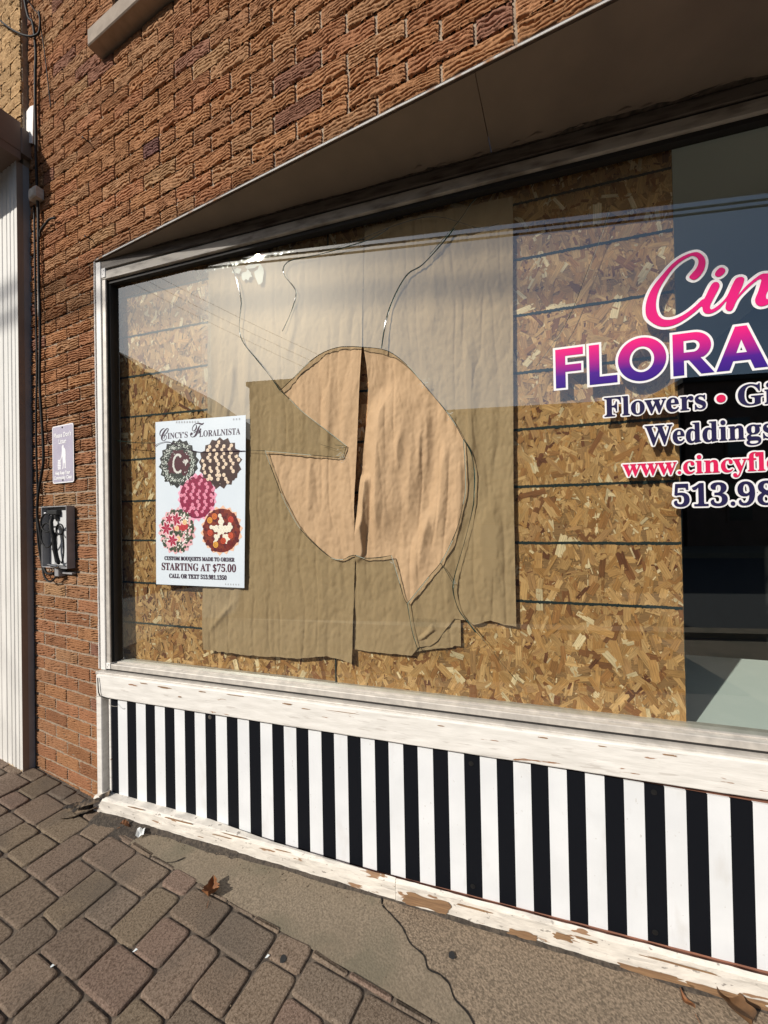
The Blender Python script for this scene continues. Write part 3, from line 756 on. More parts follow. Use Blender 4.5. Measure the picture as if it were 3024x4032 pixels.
for za, zb in ((2.448, 2.448), (2.256, 2.247), (2.06, 2.055), (1.866, 1.846), (1.655, 1.652), (1.453, 1.452), (1.262, 1.255), (1.057, 1.048), (.86, .855)): ln1(za, zb, .014, 1.17)
o2, ln2, put2 = osb('strand_board', 1.185, 2.384, .656, 2.585, .0, 'right brown strand board with dark green marker lines behind the lettering')
for z in (2.458, 2.259, 2.06, 1.856, 1.655, 1.453, 1.2545, 1.049): ln2(z, z-.002, 1.19, 2.382)
m_osbedge = mat('green painted board edge', (.10, .20, .17), .8, col2=(.30, .19, .09), scale=90, lo=.42, hi=.55)
V, F = [], []
for i in range(200):
    z = .656+1.929*i/199
    V += [W(2.3842+.0006*vn(i*.9, 2), -.070+.0015, z), W(2.386, -.083, z)]
mesh_obj('board_edge', V, [(2*i, 2*i+2, 2*i+3, 2*i+1) for i in range(199)], m_osbedge, o2)
V = []
for i in range(60):
    z = .662+1.9*i/59; V += [W(1.1795+.001*random.random(), -.0655, z), W(1.1845+.0015*random.random(), -.0655, z)]
mesh_obj('joint_paint', V, [(2*i, 2*i+2, 2*i+3, 2*i+1) for i in range(59)], m_marker, o2)

# ------------------------------------------------------------------ kraft paper
def interp(pts, x):
    return np.interp(x, [p[0] for p in pts], [p[1] for p in pts])
def seg_dist(S, Z, a, b):
    """signed distance to the line a-b (positive to the right looking up) and parameter"""
    d = np.array(b)-np.array(a); L = np.hypot(*d); d = d/L
    t = ((S-a[0])*d[0]+(Z-a[1])*d[1]); q = (S-a[0])*d[1]-(Z-a[1])*d[0]
    return q, t/L
def crease(S, Z, pts, left, right, amp, fade=.25, tent=False):
    """ridge along a polyline: rises over 'left' metres and drops over 'right' metres"""
    P = sorted(pts, key=lambda p: p[1])
    sc = np.interp(Z, [p[1] for p in P], [p[0] for p in P])
    q = S-sc
    z0, z1 = P[0][1], P[-1][1]
    f = np.clip((Z-z0)/(fade*(z1-z0)), 0, 1)*np.clip((z1-Z)/(fade*(z1-z0)), 0, 1)
    f = f*f*(3-2*f)
    h = np.where(q < 0, np.exp(-(np.abs(q)/left)**1.6), np.exp(-(np.abs(q)/right)**1.25))
    if tent:
        q2 = q+.004*(vn(S*30, Z*26, 7)-.5)*2; t_ = 1-np.where(q2 < 0, -q2/left, q2/right); h = np.clip(t_, 0, 1); h = h-.12*np.clip(h-.85, 0, 1)
    return amp*f*h
def paper(name, left, right, top, bottom, folds, label, nu=170, nv=230, o0=-.0425, seed=0, sink=None):
    u = np.linspace(0, 1, nu+1); v = np.linspace(0, 1, nv+1)
    U, Vv = np.meshgrid(u, v, indexing='ij')
    smid = left[0][1]+(right[0][1]-left[0][1])*U
    zt = interp(top, smid); zb = interp(bottom, smid)
    Z = zb+(zt-zb)*Vv
    sl_ = interp(sorted([(z, s) for z, s in left]), Z); sr_ = interp(sorted([(z, s) for z, s in right]), Z)
    S = sl_+(sr_-sl_)*U
    warp = .02*(fbm(S*5+seed, Z*3, 2)-.5)
    wp2 = .06*(fbm(S*3+seed, Z*2, 6)-.5)
    d = .0060*(fbm((S+warp)*24+seed, Z*2.4, 1)-.62)-.0030*(1-np.abs(vn((S+wp2)*30+seed, Z*3.5, 3)-.5)*2)**4+.0026*(fbm((S+wp2)*44, Z*15+seed, 4)-.5)+.0016*(fbm(S*85, Z*48+seed, 5)-.5)-.0013*(1-np.abs(2*vn((S+.2*Z)*62+seed, (Z-.3*S)*40, 6)-1))**5-.0013*(1-np.abs(2*vn((S-.4*Z)*48+seed, (Z+.3*S)*55, 9)-1))**5+.009*(fbm(S*6+seed, Z*2.2, 8)-.6)
    if sink:
        cs, cz, rs_, rz_, dep = sink; q = ((S-cs)/rs_)**2+((Z-cz)/rz_)**2; d = d-dep*np.exp(-q*q)
    D = np.zeros_like(S)
    for fd in folds: D = D+crease(S, Z, *fd)
    O = o0+1.25*d+2.8*D
    O = np.maximum(np.minimum(O, GO-.0065+.052*np.exp(-((S-1.42)/.150)**4-((Z-1.56)/.27)**4)), -.0662+.0012*(vn(S*20, Z*8, 2)-.5))
    P = W(S.ravel(), O.ravel(), Z.ravel())
    I = np.arange(S.size).reshape(S.shape)
    F = np.stack([I[:-1, :-1], I[1:, :-1], I[1:, 1:], I[:-1, 1:]], -1).reshape(-1, 4)
    o = mesh_obj(name, np.stack([np.broadcast_to(p, S.size) for p in P], 1), F, m_kraft, smooth=True)
    return tag(o, label, 'paper')
def ragged(pts, amp=.004, k=1):
    out = []
    for a, b in zip(pts, pts[1:]):
        n = max(2, int((b[0]-a[0])/.006))
        for i in range(n):
            t = i/n; s = a[0]+(b[0]-a[0])*t
            out.append((s, a[1]+(b[1]-a[1])*t+amp*(fbm(s*60, k, k)-.5)))
    out.append(pts[-1]); return out
paper('kraft_paper_sheet', [(.76, .556), (.82, .546), (.953, .546), (1.056, .551), (1.859, .594), (2.52, .611)], [(.78, 1.262), (1.204, 1.284), (1.392, 1.287), (2.026, 1.328), (2.44, 1.343)],
      [(.55, 2.515), (.75, 2.487), (1.0, 2.462), (1.35, 2.432)], ragged([(.54, .776), (.784, .770), (1.021, .777), (1.147, .797), (1.212, .789), (1.262, .778), (1.35, .778)], .007),
      [([(.62, 1.72), (.66, 1.86), (.70, 2.02)], .012, .010, .006, .4), ([(.665, 1.70), (.71, 1.88), (.745, 2.08)], .014, .010, .006, .4), ([(.78, 1.75), (.80, 1.95), (.83, 2.2)], .02, .012, .004, .4), ([(1.0, 2.0), (1.03, 2.15), (1.05, 2.3)], .02, .012, .004, .4),
       ([(.57, .84), (.72, 1.0), (.74, 1.02)], .02, .012, .004, .4), ([(1.17, 1.5), (1.18, 1.8), (1.2, 2.0)], .02, .012, .0035, .4), ([(1.08, 1.25), (1.09, 1.5), (1.1, 1.7)], .015, .02, .003, .4), ([(1.290, 1.22), (1.300, 1.45), (1.318, 1.75), (1.33, 2.05)], .06, .03, .0045, .2)],
      'left sheet of brown kraft paper taped behind the glass, partly under the poster', seed=3)
paper('kraft_paper_sheet', [(.83, 1.267), (1.0, 1.274), (1.2, 1.286), (1.32, 1.290), (1.4, 1.298), (1.6, 1.318), (1.75, 1.338), (1.87, 1.348), (1.95, 1.343), (2.03, 1.333), (2.2, 1.338), (2.5, 1.348)],
      [(.95, 1.879), (1.466, 1.880), (2.0, 1.89), (2.5, 1.900)], [(1.26, 2.492), (1.45, 2.487), (1.85, 2.474), (1.95, 2.47)],
      ragged([(1.25, .832), (1.391, .829), (1.47, .830), (1.505, .832), (1.53, .862), (1.575, .872), (1.60, .890), (1.632, .94), (1.665, .978), (1.703, .974), (1.733, .958), (1.79, .978), (1.844, .965), (1.95, .957)], .006, 4),
      [([(1.385, 1.22), (1.375, 1.42), (1.382, 1.55), (1.390, 1.66), (1.400, 1.76), (1.435, 1.83), (1.495, 1.905)], .060, .205, .0180, .30, True),
       ([(1.290, 1.17), (1.312, 1.30), (1.330, 1.43), (1.342, 1.53)], .046, .024, .0125, .12, True),
       ([(1.60, 1.22), (1.63, 1.45), (1.655, 1.70)], .030, .030, .007, .4), ([(1.50, 1.30), (1.515, 1.55), (1.53, 1.75)], .020, .028, .0045, .4), ([(1.57, 1.45), (1.58, 1.62), (1.575, 1.80)], .016, .022, .0045, .4), ([(1.67, 1.2), (1.69, 1.4), (1.70, 1.65)], .02, .02, .005, .4),
       ([(1.52, 1.10), (1.55, 1.25), (1.6, 1.42)], .03, .03, .007, .4), ([(1.74, 1.45), (1.735, 1.75), (1.73, 2.05)], .016, .02, .006, .35), ([(1.80, 1.0), (1.80, 1.25), (1.82, 1.5)], .05, .03, .006, .4),
       ([(1.46, 1.5), (1.47, 1.62), (1.5, 1.75)], .02, .025, .005, .4), ([(1.54, 1.45), (1.55, 1.6), (1.56, 1.75)], .018, .022, .005, .4), ([(1.60, 2.0), (1.61, 2.15), (1.615, 2.3)], .02, .02, .004, .4)],
      'right sheet of brown kraft paper bulging out through the hole in the glass', seed=11, o0=-.0445, sink=(1.47, 1.60, .21, .46, .0135))
m_tapeglint = mat('painted tape glint', (.74, .71, .64), .6)
ks = bpy.data.objects['kraft_paper_sheet']
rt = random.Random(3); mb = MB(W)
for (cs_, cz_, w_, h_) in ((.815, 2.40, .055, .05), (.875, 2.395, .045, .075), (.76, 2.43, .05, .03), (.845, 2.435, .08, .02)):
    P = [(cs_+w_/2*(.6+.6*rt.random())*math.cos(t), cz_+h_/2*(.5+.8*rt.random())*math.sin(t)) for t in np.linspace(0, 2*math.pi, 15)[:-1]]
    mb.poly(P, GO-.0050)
mb.build('tape_glint', m_tapeglint, ks)  # pale patches paint the white reflection off crinkled tape
tn = paper('kraft_paper_scrap', [(.85, 1.50), (1.2, 1.50)], [(.872, 1.686), (1.2, 1.688)], [(1.49, 1.1), (1.7, 1.1)], ragged([(1.49, .838), (1.518, .842), (1.60, .862), (1.655, .869), (1.66, .876), (1.69, .876)], .003, 6),
      [([(1.52, .87), (1.58, .93), (1.585, .97)], .02, .012, .007, .4)], 'torn kraft paper scrap at the lower right below the hole', nu=50, nv=60, o0=-.0520, seed=21)
# clear tape, crinkled
def tape(s0, s1, z0, z1, o, label, n=30, seed=1):
    V, F = [], []
    for i in range(n+1):
        for k in range(7):
            s = s0+(s1-s0)*i/n; z = z0+(z1-z0)*k/6
            V.append(W(s+.003*(vn(k*.9, seed)-.5)*(i in (0, n)), o+.0018*(fbm(s*45+seed, z*70, seed)-.5), z))
    F = [(i*7+k, (i+1)*7+k, (i+1)*7+k+1, i*7+k+1) for i in range(n) for k in range(6)]
    return tag(mesh_obj('clear_tape', V, F, m_tape), label, 'tape')
tape(.60, 1.05, 2.455, 2.508, -.0378, 'crinkled clear tape along the top of the left kraft sheet', 60, 2)
tape(.575, .625, 1.83, 2.40, -.0380, 'tall strip of clear tape down the left edge of the kraft paper', 10, 5)
tape(1.52, 1.72, .838, .868, -.0385, 'shiny clear tape under the torn kraft scrap', 30, 9)
tape(1.505, 1.60, .945, .975, -.0385, 'short glinting strip of clear tape beside the tear', 16, 12)

# ------------------------------------------------------------------ text
def math_serif(t):
    o = ''
    for ch in t:
        if 'A' <= ch <= 'Z': o += chr(0x1D400+ord(ch)-65)
        elif 'a' <= ch <= 'z': o += chr(0x1D41A+ord(ch)-97)
        elif ch.isdigit(): o += chr(0x1D7CE+int(ch))
        else: o += ch
    return o
def math_script(t):
    return ''.join(chr(0x1D4D0+ord(c)-65) if 'A' <= c <= 'Z' else chr(0x1D4EA+ord(c)-97) if 'a' <= c <= 'z' else c for c in t)
_cache = {}
def glyphs(body, offset=0.0, res=4):
    k = (body, offset)
    if k in _cache: return _cache[k]
    c = bpy.data.curves.new('tmp', 'FONT'); c.body = body; c.offset = offset; c.resolution_u = res
    ob = bpy.data.objects.new('tmp', c); COL.objects.link(ob)
    dg = bpy.context.evaluated_depsgraph_get(); dg.update()
    ev = ob.evaluated_get(dg); me = ev.to_mesh()
    V = np.array([v.co[:2] for v in me.vertices]); F = [tuple(p.vertices) for p in me.polygons]
    ev.to_mesh_clear(); bpy.data.objects.remove(ob); bpy.data.curves.remove(c)
    cnt = {}
    for f in F:
        for i in range(len(f)):
            e = (f[i], f[(i+1) % len(f)]); q = tuple(sorted(e)); cnt[q] = cnt.get(q, 0)+1
    E_ = [e for e, n_ in cnt.items() if n_ == 1]
    _cache[k] = (V, F, E_); return _cache[k]
def stroke(mb, V, E_, wd, o, dj=2e-7):
    k = 0
    for a, b in E_:
        p, q = V[a], V[b]; d = q-p; L = np.hypot(*d)
        if L < 1e-7: continue
        nrm = np.array([-d[1], d[0]])/L*wd
        mb.add([(x[0], o+dj*k, x[1]) for x in (p-nrm, q-nrm, q+nrm, p+nrm)], [(0, 1, 2, 3)]); k += 1
    for i in sorted({i for e in E_ for i in e}):
        mb.disc(V[i][0], V[i][1], wd, o+dj*k, 10); k += 1
def fit(V, s0, s1, zb, cap_h, caph_units, xr=None):
    x0, x1 = (V[:, 0].min(), V[:, 0].max()) if xr is None else xr
    return np.stack([s0+(V[:, 0]-x0)*(s1-s0)/(x1-x0), zb+V[:, 1]*cap_h/caph_units], 1)
CAPB = glyphs('F')[0][:, 1].max(); CAPS = glyphs(math_serif('F'))[0][:, 1].max()
def line_text(mb, body, fr_s0, fr_s1, zb, cap, o, bold=0.0, serif=True, xr=None):
    V, F, E_ = glyphs(math_serif(body) if serif else body)
    V2 = fit(V, fr_s0, fr_s1, zb, cap, CAPS if serif else CAPB, xr)
    mb.add([(p[0], o, p[1]) for p in V2], F)
    if bold: stroke(mb, V2, E_, bold, o+1e-4)
    return V2, F, E_
VG = 'vinyl lettering on the shop window'
OL = GO+.0008
def vinyl(name, label, parts, outline_w):
    """parts: list of (V2,F,E,material,bold)"""
    t = empty(name, W(float(np.mean([p[0][:, 0].mean() for p in parts])), OL, float(min(p[0][:, 1].min() for p in parts))), label, 'lettering', VG)
    mb = MB(W)
    for V2, F, E_, m, b in parts: stroke(mb, V2, E_, b+outline_w, OL); mb.add([(p[0], OL-.0001, p[1]) for p in V2], F)
    mb.build('outline', m_white, t)
    for V2, F, E_, m, b in parts:
        mb = MB(W); mb.add([(p[0], OL+.0016, p[1]) for p in V2], F)
        if b: stroke(mb, V2, E_, b, OL+.0018)
        mb.build('lettering_face', m, t)
    return t
# script "Cin" traced as one ribbon shape plus the dot, then the rest of the name beyond the frame
CIN = [(2.407, 2.077), (2.416, 2.068), (2.425, 2.068), (2.436, 2.077), (2.446, 2.094), (2.45, 2.115), (2.447, 2.131), (2.438, 2.144), (2.427, 2.151), (2.408, 2.15), (2.385, 2.142), (2.361, 2.125), (2.337, 2.099), (2.315, 2.073), (2.3, 2.047), (2.291, 2.021), (2.288, 1.997), (2.29, 1.976), (2.298, 1.961), (2.313, 1.946), (2.331, 1.936), (2.353, 1.934), (2.376, 1.94), (2.399, 1.953), (2.42, 1.968), (2.437, 1.982), (2.44, 1.968), (2.446, 1.959), (2.456, 1.956), (2.467, 1.958), (2.481, 1.966), (2.492, 1.978), (2.5, 1.986), (2.497, 1.967), (2.503, 1.957), (2.514, 1.958), (2.527, 1.987), (2.547, 2.01), (2.569, 2.03), (2.582, 2.038), (2.586, 2.034), (2.584, 2.024), (2.577, 1.999), (2.57, 1.98), (2.572, 1.966), (2.582, 1.957), (2.597, 1.958), (2.613, 1.969), (2.63, 1.984), (2.628, 1.992), (2.614, 1.982), (2.603, 1.975), (2.597, 1.977), (2.597, 1.99), (2.608, 2.014), (2.614, 2.034), (2.609, 2.047), (2.599, 2.051), (2.586, 2.051), (2.569, 2.04), (2.547, 2.021), (2.528, 1.998), (2.53, 2.003), (2.539, 2.022), (2.545, 2.041), (2.544, 2.049), (2.535, 2.053), (2.524, 2.049), (2.513, 2.027), (2.501, 2.0), (2.486, 1.983), (2.472, 1.972), (2.463, 1.968), (2.459, 1.971), (2.459, 1.981), (2.468, 2.001), (2.48, 2.025), (2.484, 2.038), (2.48, 2.047), (2.472, 2.05), (2.464, 2.044), (2.454, 2.025), (2.445, 2.005), (2.437, 2.001), (2.425, 1.989), (2.402, 1.971), (2.379, 1.959), (2.358, 1.954), (2.339, 1.957), (2.326, 1.968), (2.319, 1.986), (2.317, 2.008), (2.32, 2.033), (2.329, 2.059), (2.344, 2.084), (2.361, 2.108), (2.38, 2.126), (2.401, 2.138), (2.417, 2.142), (2.429, 2.133), (2.432, 2.118), (2.426, 2.101), (2.414, 2.087)]
DOT = [(2.499, 2.083), (2.498, 2.075), (2.491, 2.067), (2.482, 2.064), (2.475, 2.068), (2.473, 2.074), (2.477, 2.083), (2.485, 2.09), (2.492, 2.09)]
def shape(pts, n=3):
    P = smooth_path(pts, n, True); V2 = np.array(P)
    tri = [tuple(t) for t in tessellate_polygon([[Vector((p[0], p[1], 0)) for p in P]])]
    return V2, tri, [(i, (i+1) % len(P)) for i in range(len(P))]
a = shape(CIN); b = shape(DOT)
gV, gF, gE = glyphs(math_script('cy')+"'s".replace('s', math_script('s')))
gc = fit(gV, 2.635, 2.86, 1.958, .19, CAPS)
vinyl('script_lettering', 'pink script letters starting with a large C, uppermost line on the window', [(*a, m_pinkv, 0.0), (*b, m_pinkv, 0.0), (gc, gF, gE, m_pinkv, .004)], .0085)
# block capitals, drawn as polygons with mitred white edges
def arc(cx, cz, rx, rz, a0, a1, n):
    return [(cx+rx*math.cos(math.radians(a0+(a1-a0)*k/n)), cz+rz*math.sin(math.radians(a0+(a1-a0)*k/n))) for k in range(n+1)]
T_, B_ = 1.906, 1.776
def cF(x): return [[(x, B_), (x+.030, B_), (x+.030, 1.8285), (x+.078, 1.8285), (x+.078, 1.852), (x+.030, 1.852), (x+.030, 1.882), (x+.084, 1.882), (x+.084, T_), (x, T_)]]
def cL(x): return [[(x, B_), (x+.081, B_), (x+.081, 1.800), (x+.030, 1.800), (x+.030, T_), (x, T_)]]
def cO(x): return [arc(x+.067, 1.841, .067, .069, 0, 352, 44), list(reversed(arc(x+.067, 1.841, .034, .041, 0, 350, 35)))]
def cR(x): return [[(x, B_), (x+.029, B_), (x+.029, 1.8215), (x+.042, 1.8215), (x+.073, B_), (x+.107, B_), (x+.072, 1.827)]+arc(x+.056, 1.8635, .044, .0425, -58, 90, 14)+[(x, T_)], [(x+.029, 1.846), (x+.029, 1.8825), (x+.054, 1.8825)]+arc(x+.054, 1.8642, .0165, .0182, 80, -80, 9)+[(x+.054, 1.846)]]
def cA(x): return [[(x, B_), (x+.033, B_), (x+.0425, 1.803), (x+.0845, 1.803), (x+.094, B_), (x+.127, B_), (x+.078, T_), (x+.049, T_)], [(x+.0505, 1.8265), (x+.0635, 1.866), (x+.0765, 1.8265)]]
def cN(x): return [[(x, B_), (x+.030, B_), (x+.030, 1.855), (x+.085, B_), (x+.112, B_), (x+.112, T_), (x+.082, T_), (x+.082, 1.828), (x+.028, T_), (x, T_)]]
def cI(x): return [[(x, B_), (x+.030, B_), (x+.030, T_), (x, T_)]]
def poly_letter(loops):
    flat = [p for lp in loops for p in lp]
    tri = [tuple(t) for t in tessellate_polygon([[Vector((p[0], p[1], 0)) for p in lp] for lp in loops])]
    E_ = []; k = 0
    for lp in loops: E_ += [(k+i, k+(i+1) % len(lp)) for i in range(len(lp))]; k += len(lp)
    return np.array(flat), tri, E_
def mitre(mb, V, E_, wd, o):
    """outline band with mitred corners"""
    nxt = {a: b for a, b in E_}; prv = {b: a for a, b in E_}; k = 0
    for a, b in E_:
        p, q = V[a], V[b]; d = (q-p)/np.hypot(*(q-p)); nr = np.array([-d[1], d[0]])*wd
        mb.add([(x[0], o+4e-7*k, x[1]) for x in (p-nr, q-nr, q+nr, p+nr)], [(0, 1, 2, 3)]); k += 1
    for i in nxt:
        d1 = V[i]-V[prv[i]]; d2 = V[nxt[i]]-V[i]; d1 = d1/np.hypot(*d1); d2 = d2/np.hypot(*d2)
        n1 = np.array([-d1[1], d1[0]]); n2 = np.array([-d2[1], d2[0]]); m_ = n1+n2; q = np.dot(m_, m_)
        mt = m_*2*wd/q if q > .5 else (n1+n2)*wd*1.2
        for sg in (1, -1):
            mb.add([(x[0], o+4e-7*k, x[1]) for x in (V[i], V[i]+sg*n1*wd, V[i]+sg*mt, V[i]+sg*n2*wd)], [(0, 1, 2, 3)]); k += 1
t = empty('capital_lettering', W(2.3, OL, B_), 'heavy capitals starting FLORA fading from pink to violet, across the board edge', 'lettering', VG)
LET = [cF(2.022), cL(2.124), cO(2.2075), cR(2.359), cA(2.4705), cL(2.617), cN(2.720), cI(2.855)]
mb = MB(W)
for lp in LET: V, F, E_ = poly_letter(lp); mitre(mb, V, E_, .0072, OL)
mb.build('outline', m_white, t)
for lp in LET:
    V, F, E_ = poly_letter(lp); mb = MB(W); mb.add([(p[0], OL+.0010, p[1]) for p in V], F); mb.build('letter', m_flora, t)
def serif_line(name, label, bits, ow=.0048):
    ps = []
    for body, s0, s1, zb, cap, m, bold in bits:
        V, F, E_ = glyphs(math_serif(body) if body != '•' else body)
        if body == '•':
            mbx = np.array([(s0+(s1-s0)/2+(s1-s0)/2*math.cos(t), zb+cap/2*math.sin(t)) for t in np.linspace(0, 2*math.pi, 17)[:-1]])
            ps.append((mbx, [tuple(range(16))], [(i, (i+1) % 16) for i in range(16)], m, 0.0)); continue
        ps.append((fit(V, s0, s1, zb, cap, CAPS), F, E_, m, bold))
    return vinyl(name, label, ps, ow)
serif_line('serif_lettering', 'navy serif line of white-edged letters reading Flowers, with a red dot', [('Flowers', 2.165, 2.441, 1.6675, .0605, m_navy, .0006), ('•', 2.468, 2.492, 1.694, .024, m_red, 0), ('Gifts', 2.522, 2.70, 1.6675, .0605, m_navy, .0006)])
serif_line('serif_lettering', 'navy serif line of white-edged letters reading Weddings', [('Weddings', 2.278, 2.606, 1.5665, .0600, m_navy, .0006)])
serif_line('serif_lettering', 'crimson serif web address line with white edges', [('www.cincyfloralnista.com', 2.214, 3.02, 1.471, .0545, m_red, .0005)], .0046)
serif_line('serif_lettering', 'navy telephone number line with white edges, lowest on the window', [('513.981.1350', 2.352, 2.865, 1.3705, .0655, m_navy, .0008)], .0055)

# ------------------------------------------------------------------ poster
PO = -.0316
pc = {'tl': (.3155, 1.8115), 'tr': (.8030, 1.7995), 'bl': (.3065, 1.0625), 'br': (.7815, 1.0615)}
def PW(u, o, v):   # u 0..1 across, v 0..1 down
    s = (pc['tl'][0]*(1-u)+pc['tr'][0]*u)*(1-v)+(pc['bl'][0]*(1-u)+pc['br'][0]*u)*v
    z = (pc['tl'][1]*(1-u)+pc['tr'][1]*u)*(1-v)+(pc['bl'][1]*(1-u)+pc['br'][1]*u)*v
    wav = .0005*math.sin(u*5+1)+.0004*math.sin(v*7+2)
    return W(s, o+PO+wav, z)
n = 14; V = []; F = []
for i in range(n+1):
    for j in range(2*n+1): V.append(PW(i/n, 0, j/(2*n)))
F = [(i*(2*n+1)+j, (i+1)*(2*n+1)+j, (i+1)*(2*n+1)+j+1, i*(2*n+1)+j+1) for i in range(n) for j in range(2*n)]
po = mesh_obj('poster', V, F, m_poster, smooth=True)
tag(po, 'white flower shop poster with five round bouquets on the cracked glass', 'poster')
PWID, PHT = .483, .744
def PT(x, o, z): return PW(x/PWID, o, -z/PHT)     # metres from the top-left corner, z negative downward
def ptext(name, body, u0, u1, v, cap, m, bold=0.0):
    mb = MB(PT); line_text(mb, body, u0*PWID, u1*PWID, -v*PHT, cap, .0006, bold); return mb.build(name, m, po)
mb = MB(PT)
for body, u0, u1, v, cap, sc_ in (("𝒞", .05, .155, .118, .056, 1), ("ℱ", .405, .555, .108, .062, 1)):
    V, F, E_ = glyphs(body); h = V[:, 1].max()-V[:, 1].min()
    V2 = np.stack([u0*PWID+(V[:, 0]-V[:, 0].min())*(u1-u0)*PWID/np.ptp(V[:, 0]), -v*PHT+(V[:, 1]-V[:, 1].min())*cap/h], 1)
    mb.add([(p[0], .0006, p[1]) for p in V2], F); stroke(mb, V2, E_, .0006, .0008)
V, F, E_ = glyphs(math_serif('INCY’S')); V2 = fit(V, .145*PWID, .375*PWID, -.108*PHT, .026, CAPS); mb.add([(p[0], .0006, p[1]) for p in V2], F)
V, F, E_ = glyphs(math_serif('LORALNISTA')); V2 = fit(V, .505*PWID, .945*PWID, -.109*PHT, .027, CAPS); mb.add([(p[0], .0006, p[1]) for p in V2], F)
mb.build('heading', m_ink, po)
ptext('text_line', 'CUSTOM BOUQUETS MADE TO ORDER', .105, .895, .849, .0165, m_ink, .0006)
ptext('text_line', 'STARTING AT $75.00', .07, .91, .910, .032, m_inkr, .0005)
ptext('text_line', 'CALL OR TEXT 513.981.1350', .16, .81, .957, .0185, m_ink, .0006)
pm = {}
def pmat(c):
    if c not in pm: pm[c] = mat('print ink', c, .55)
    return pm[c]
rp = random.Random(6)
def wrapper(mb, x, z, R, r, n, o, rot=.1):
    P = [(x, o, z)]
    for i in range(2*n):
        q = (R if i % 2 == 0 else r)*rp.uniform(.97, 1.02); P.append((x+q*math.cos(rot+math.pi*i/n), o, z+q*math.sin(rot+math.pi*i/n)))
    mb.add(P, [(0, i+1, (i+1) % (2*n)+1) for i in range(2*n)])
m_print = mat('printed flowers', (.5, .5, .5), .5, attr='col')
class Bouquet:
    def __init__(s, wrapcol, u, v, R, n):
        s.x, s.z, s.R = u*PWID, -v*PHT, R; mb = MB(PT); wrapper(mb, s.x, s.z, R, R*.88, n, .0004+.0001*len(BQ)*0); s.root = mb.build('bouquet', pmat(wrapcol), po); s.mb = MB(PT); s.c = []; s.k = 0; BQ.append(s)
    def disc(s, c, x, z, r, name='flowers', n=8, rz=None):
        s.k += 1; k0 = len(s.mb.v)
        s.mb.disc(s.x+x, s.z+z, r, .0006+s.k*1.5e-6, n, rz, rp.uniform(0, 3)); s.c += [c]*(len(s.mb.v)-k0)
    def done(s): mesh_obj('flower_print', s.mb.v, s.mb.f, m_print, s.root, col=np.array(s.c))
BQ = []
def pack(R, r, jit=.15):
    out = []; i = 0; h = r*1.5
    y = -R
    while y < R:
        x = -R+(r*.87 if i % 2 else 0)
        while x < R:
            if math.hypot(x, y) < R-r*.2: out.append((x+rp.gauss(0, r*jit), y+rp.gauss(0, r*jit)))
            x += r*1.75
        y += h; i += 1
    return out
def rose(b, x, z, r, c, c2):
    b.disc(c, x, z, r, 'flowers', 9); b.disc(c2, x, z, r*.66, 'flowers', 8); b.disc(c, x+r*.05, z+r*.05, r*.48, 'flowers', 8); b.disc(c2, x, z, r*.2, 'flowers', 6)
# dark red bouquet with pale letter C and heart
b = Bouquet((.012, .014, .014), .27, .262, .112, 18)
b.disc((.022, .03, .024), 0, 0, .092, 'flowers', 30)
for x, z in pack(.062, .0085): rose(b, x, z, .0090, (.075, .006, .016), (.028, .002, .007))
for k in range(420):
    t = rp.uniform(0, 6.28); r = rp.gauss(.080, .0085)
    b.disc((.56, .63, .56) if rp.random() < .6 else (.72, .76, .72), r*math.cos(t), r*math.sin(t), rp.uniform(.0012, .0030), 'babys_breath', 6)
for k in range(150):
    t = math.radians(52+256*k/149); b.disc((.62, .62, .58), -.002+.030*math.cos(t)*.85+rp.gauss(0, .0012), -.001+.040*math.sin(t)+rp.gauss(0, .0012), rp.uniform(.0030, .0048), 'letter', 7)
for k in range(90):
    t = rp.uniform(0, 6.28); q = math.sqrt(rp.random()); hx = 16*math.sin(t)**3*q; hy = (13*math.cos(t)-5*math.cos(2*t)-2*math.cos(3*t)-math.cos(4*t))*q
    b.disc((.62, .61, .57), .040+hx*.0009, .005+hy*.0009, .0026, 'heart', 6)
b.done()
# brown bouquet with cream roses
b = Bouquet((.050, .022, .017), .73, .272, .114, 17)
b.disc((.030, .010, .008), 0, 0, .098, 'flowers', 30)
for i, (x, z) in enumerate(pack(.098, .0105)):
    if (i % 2 == 0 and rp.random() < .9) or rp.random() < .06: rose(b, x, z, .0088, (.84, .70, .54), (.50, .33, .20))
    else: rose(b, x, z, .0112, (.045, .012, .009), (.018, .005, .004))
b.done()
# pink bouquet
b = Bouquet((.80, .36, .50), .48, .470, .110, 20)
b.disc((.16, .004, .04), 0, 0, .094, 'flowers', 30)
for i, (x, z) in enumerate(pack(.094, .0102)):
    if (i % 2 == 0 and rp.random() < .9) or rp.random() < .06: rose(b, x, z, .0086, (.84, .32, .44), (.45, .07, .15))
    else: rose(b, x, z, .0108, (.30, .006, .06), (.13, .003, .026))
b.done()
